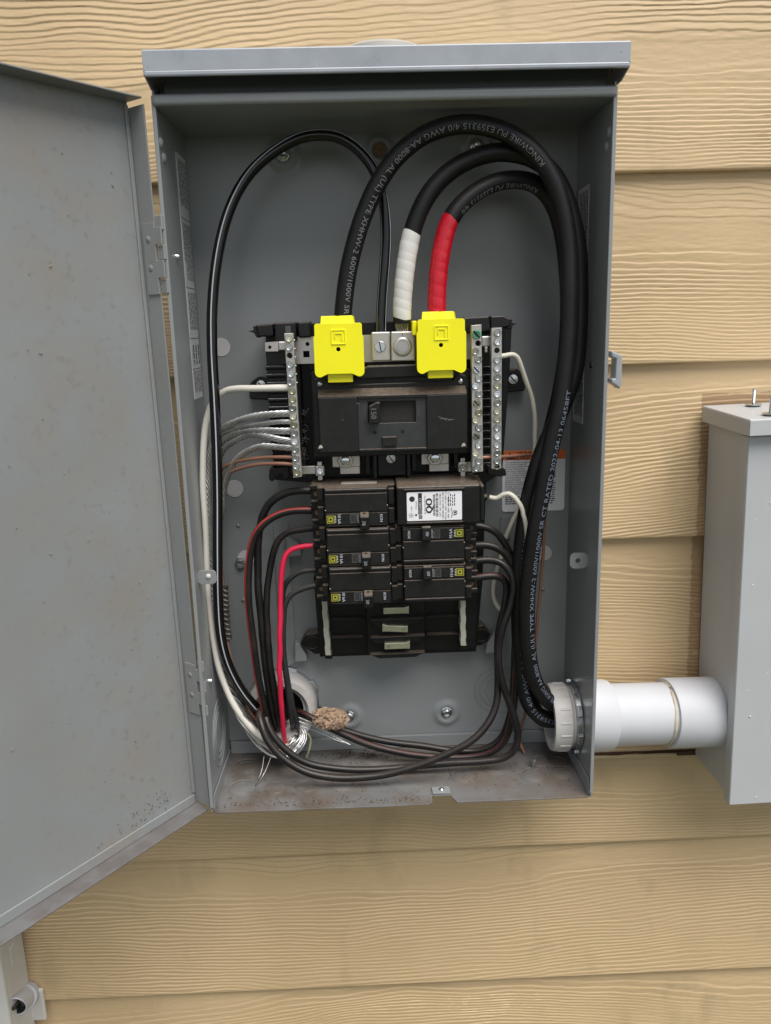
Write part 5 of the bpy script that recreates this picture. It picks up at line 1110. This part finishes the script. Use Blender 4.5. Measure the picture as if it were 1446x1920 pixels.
lw_('bright red wire bending down from the second left breaker', [(598, 1023, YT), (572, 1024, YT), (550, 1029, -.056), (537, 1040, -.057), (530, 1060, -.058), (527, 1095, -.059), (526, 1150, -.061), (525, 1210, -.063), (525, 1270, -.062), (528, 1325, -.056), (532, 1372, -.046), (535, 1393, -.034), (536, 1392, -.014)], .0027, M_red)
lw_('charcoal grey wire from the upper terminal of the lowest left breaker', [(608, 1067, YT), (585, 1069, -.055), (562, 1073, -.054), (543, 1086, -.052), (532, 1106, -.051), (528, 1140, -.050), (530, 1200, -.050), (537, 1260, -.049), (548, 1320, -.044), (557, 1357, -.036), (558, 1366, -.012)], .0027, M_wgrey)
lw_('charcoal grey wire from the lower terminal of the lowest left breaker', [(606, 1096, YT), (585, 1099, YT), (563, 1106, -.056), (545, 1116, -.056), (535, 1134, -.056), (531, 1170, -.057), (532, 1220, -.057), (537, 1270, -.056), (543, 1320, -.050), (548, 1355, -.040), (549, 1366, -.012)], .0029, M_wgrey)
lw_('extra black wire descending behind the red striped wire', [(500, 1120, -.040), (497, 1180, -.041), (505, 1240, -.043), (519, 1300, -.042), (530, 1345, -.034), (534, 1362, -.010)], .0030, M_wire)
# right breakers: four wires dropping, looping across the floor to the left bushing
RA = [(890, 985, YT), (915, 990, YT), (935, 1003, -.055), (950, 1025, -.053), (960, 1052, -.051), (965, 1090, -.048), (967, 1150, -.046), (965, 1220, -.044), (962, 1290, -.042), (955, 1345, -.040), (938, 1385, -.038), (905, 1406, -.036), (860, 1408, -.034), (800, 1400, -.032), (740, 1392, -.030), (680, 1380, -.028), (625, 1362, -.026), (585, 1345, -.024), (562, 1334, -.016), (552, 1332, -.004)]
lw_('black wire from the breaker marked 40, upper one crossing behind the mud lump', RA, .0036, M_wire, red=None)
RB = [(890, 1022, YT), (915, 1022, YT), (937, 1030, -.057), (955, 1048, -.057), (967, 1078, -.057), (975, 1115, -.057), (975, 1170, -.056), (970, 1230, -.055), (966, 1290, -.053), (960, 1345, -.050), (945, 1390, -.047), (912, 1414, -.044), (860, 1421, -.042), (800, 1418, -.040), (740, 1409, -.038), (680, 1392, -.036), (625, 1368, -.034), (585, 1346, -.031), (564, 1336, -.022), (554, 1334, -.004)]
lw_('black wire with a faint red streak crossing in front of the mud lump', RB, .0037, M_wire, red=-1.0, rm=M_streak)
RCx = [(890, 1052, YT), (918, 1050, YT), (942, 1057, -.060), (958, 1076, -.063), (963, 1102, -.065), (956, 1138, -.066), (943, 1175, -.067), (935, 1215, -.067), (937, 1255, -.067), (948, 1298, -.067), (962, 1338, -.067), (971, 1372, -.067), (967, 1402, -.066), (945, 1421, -.064), (905, 1427, -.062), (850, 1430, -.061), (780, 1437, -.061), (700, 1443, -.062), (630, 1441, -.063), (575, 1430, -.064), (535, 1405, -.063), (508, 1372, -.058), (498, 1340, -.048), (505, 1325, -.030), (515, 1325, -.006)]
lw_('black wire from the breaker marked 60 twisting down over the others to the floor', RCx, .0037, M_wire)
RD = [(890, 1084, YT), (918, 1080, YT), (940, 1083, -.055), (950, 1098, -.054), (947, 1130, -.054), (938, 1170, -.054), (933, 1220, -.055), (934, 1270, -.058), (930, 1320, -.064), (914, 1358, -.072), (885, 1388, -.078), (840, 1413, -.081), (780, 1437, -.082), (710, 1454, -.082), (640, 1459, -.082), (580, 1449, -.080), (535, 1425, -.077), (505, 1392, -.072), (490, 1358, -.064), (487, 1332, -.050), (498, 1320, -.030), (510, 1322, -.006)]
lw_('black wire with a dull red streak, lowest loop lying along the panel floor', RD, .0037, M_wire, red=.9, rm=M_streak)
# fine loose strands hanging below the bushing
k_ = MB()
for pts in ([(495, 1418, -.050), (492, 1440, -.056), (486, 1458, -.064), (482, 1466, -.070)], [(508, 1420, -.050), (498, 1445, -.058), (488, 1462, -.066), (480, 1472, -.074)], [(560, 1345, -.036), (600, 1362, -.036), (630, 1382, -.037), (655, 1395, -.038)], [(560, 1352, -.034), (600, 1367, -.034), (632, 1385, -.036), (656, 1396, -.038)], [(560, 1360, -.032), (598, 1373, -.033), (630, 1387, -.035), (657, 1396, -.038)]):
    k_.tube(spline(pix(pts), .003), .00036, 6)
o = tag(k_.build('loose_strands', M_alu, None, smooth=60), 'fine loose aluminium strands hanging below and beside the round bushing', 'wire strands'); o['kind'] = 'stuff'
k_ = MB().tube(spline(pix([(578, 1375, -.030), (583, 1388, -.032), (580, 1405, -.033), (575, 1420, -.030)]), .002), [.0012]*len(spline(pix([(578, 1375, -.030), (583, 1388, -.032), (580, 1405, -.033), (575, 1420, -.030)]), .002)), 6)
tag(k_.build('grass_stem', mat('pale_green_stem', (.30, .32, .16), .6), None, smooth=60), 'thin pale green plant stem hanging beside the round bushing', 'plant stem')

# mud dauber lump resting on the wires
k_ = MB(); rr_ = random.Random(4); cm = at(618, 1345, -.041)
k_.blob(cm, .0145, 1, 3, .10, (1.3, .70, .72))
for i in range(190):
    th = rr_.uniform(0, 6.283); rad = math.sqrt(rr_.random()); h_ = math.sqrt(max(0, 1-rad*rad))
    q = cm+np.array([.0195*rad*math.cos(th), -.0108*h_-.0002, .0114*rad*math.sin(th)-.10*.0195*rad*math.cos(th)])
    k_.blob(q, rr_.uniform(.0010, .0034), i, 1, .36, (1, .8, .85))
tag(k_.build('mud_nest', M_mud, None, smooth=50), 'crumbly brown mud lump stuck on the black wires beside the round bushing', 'mud nest')
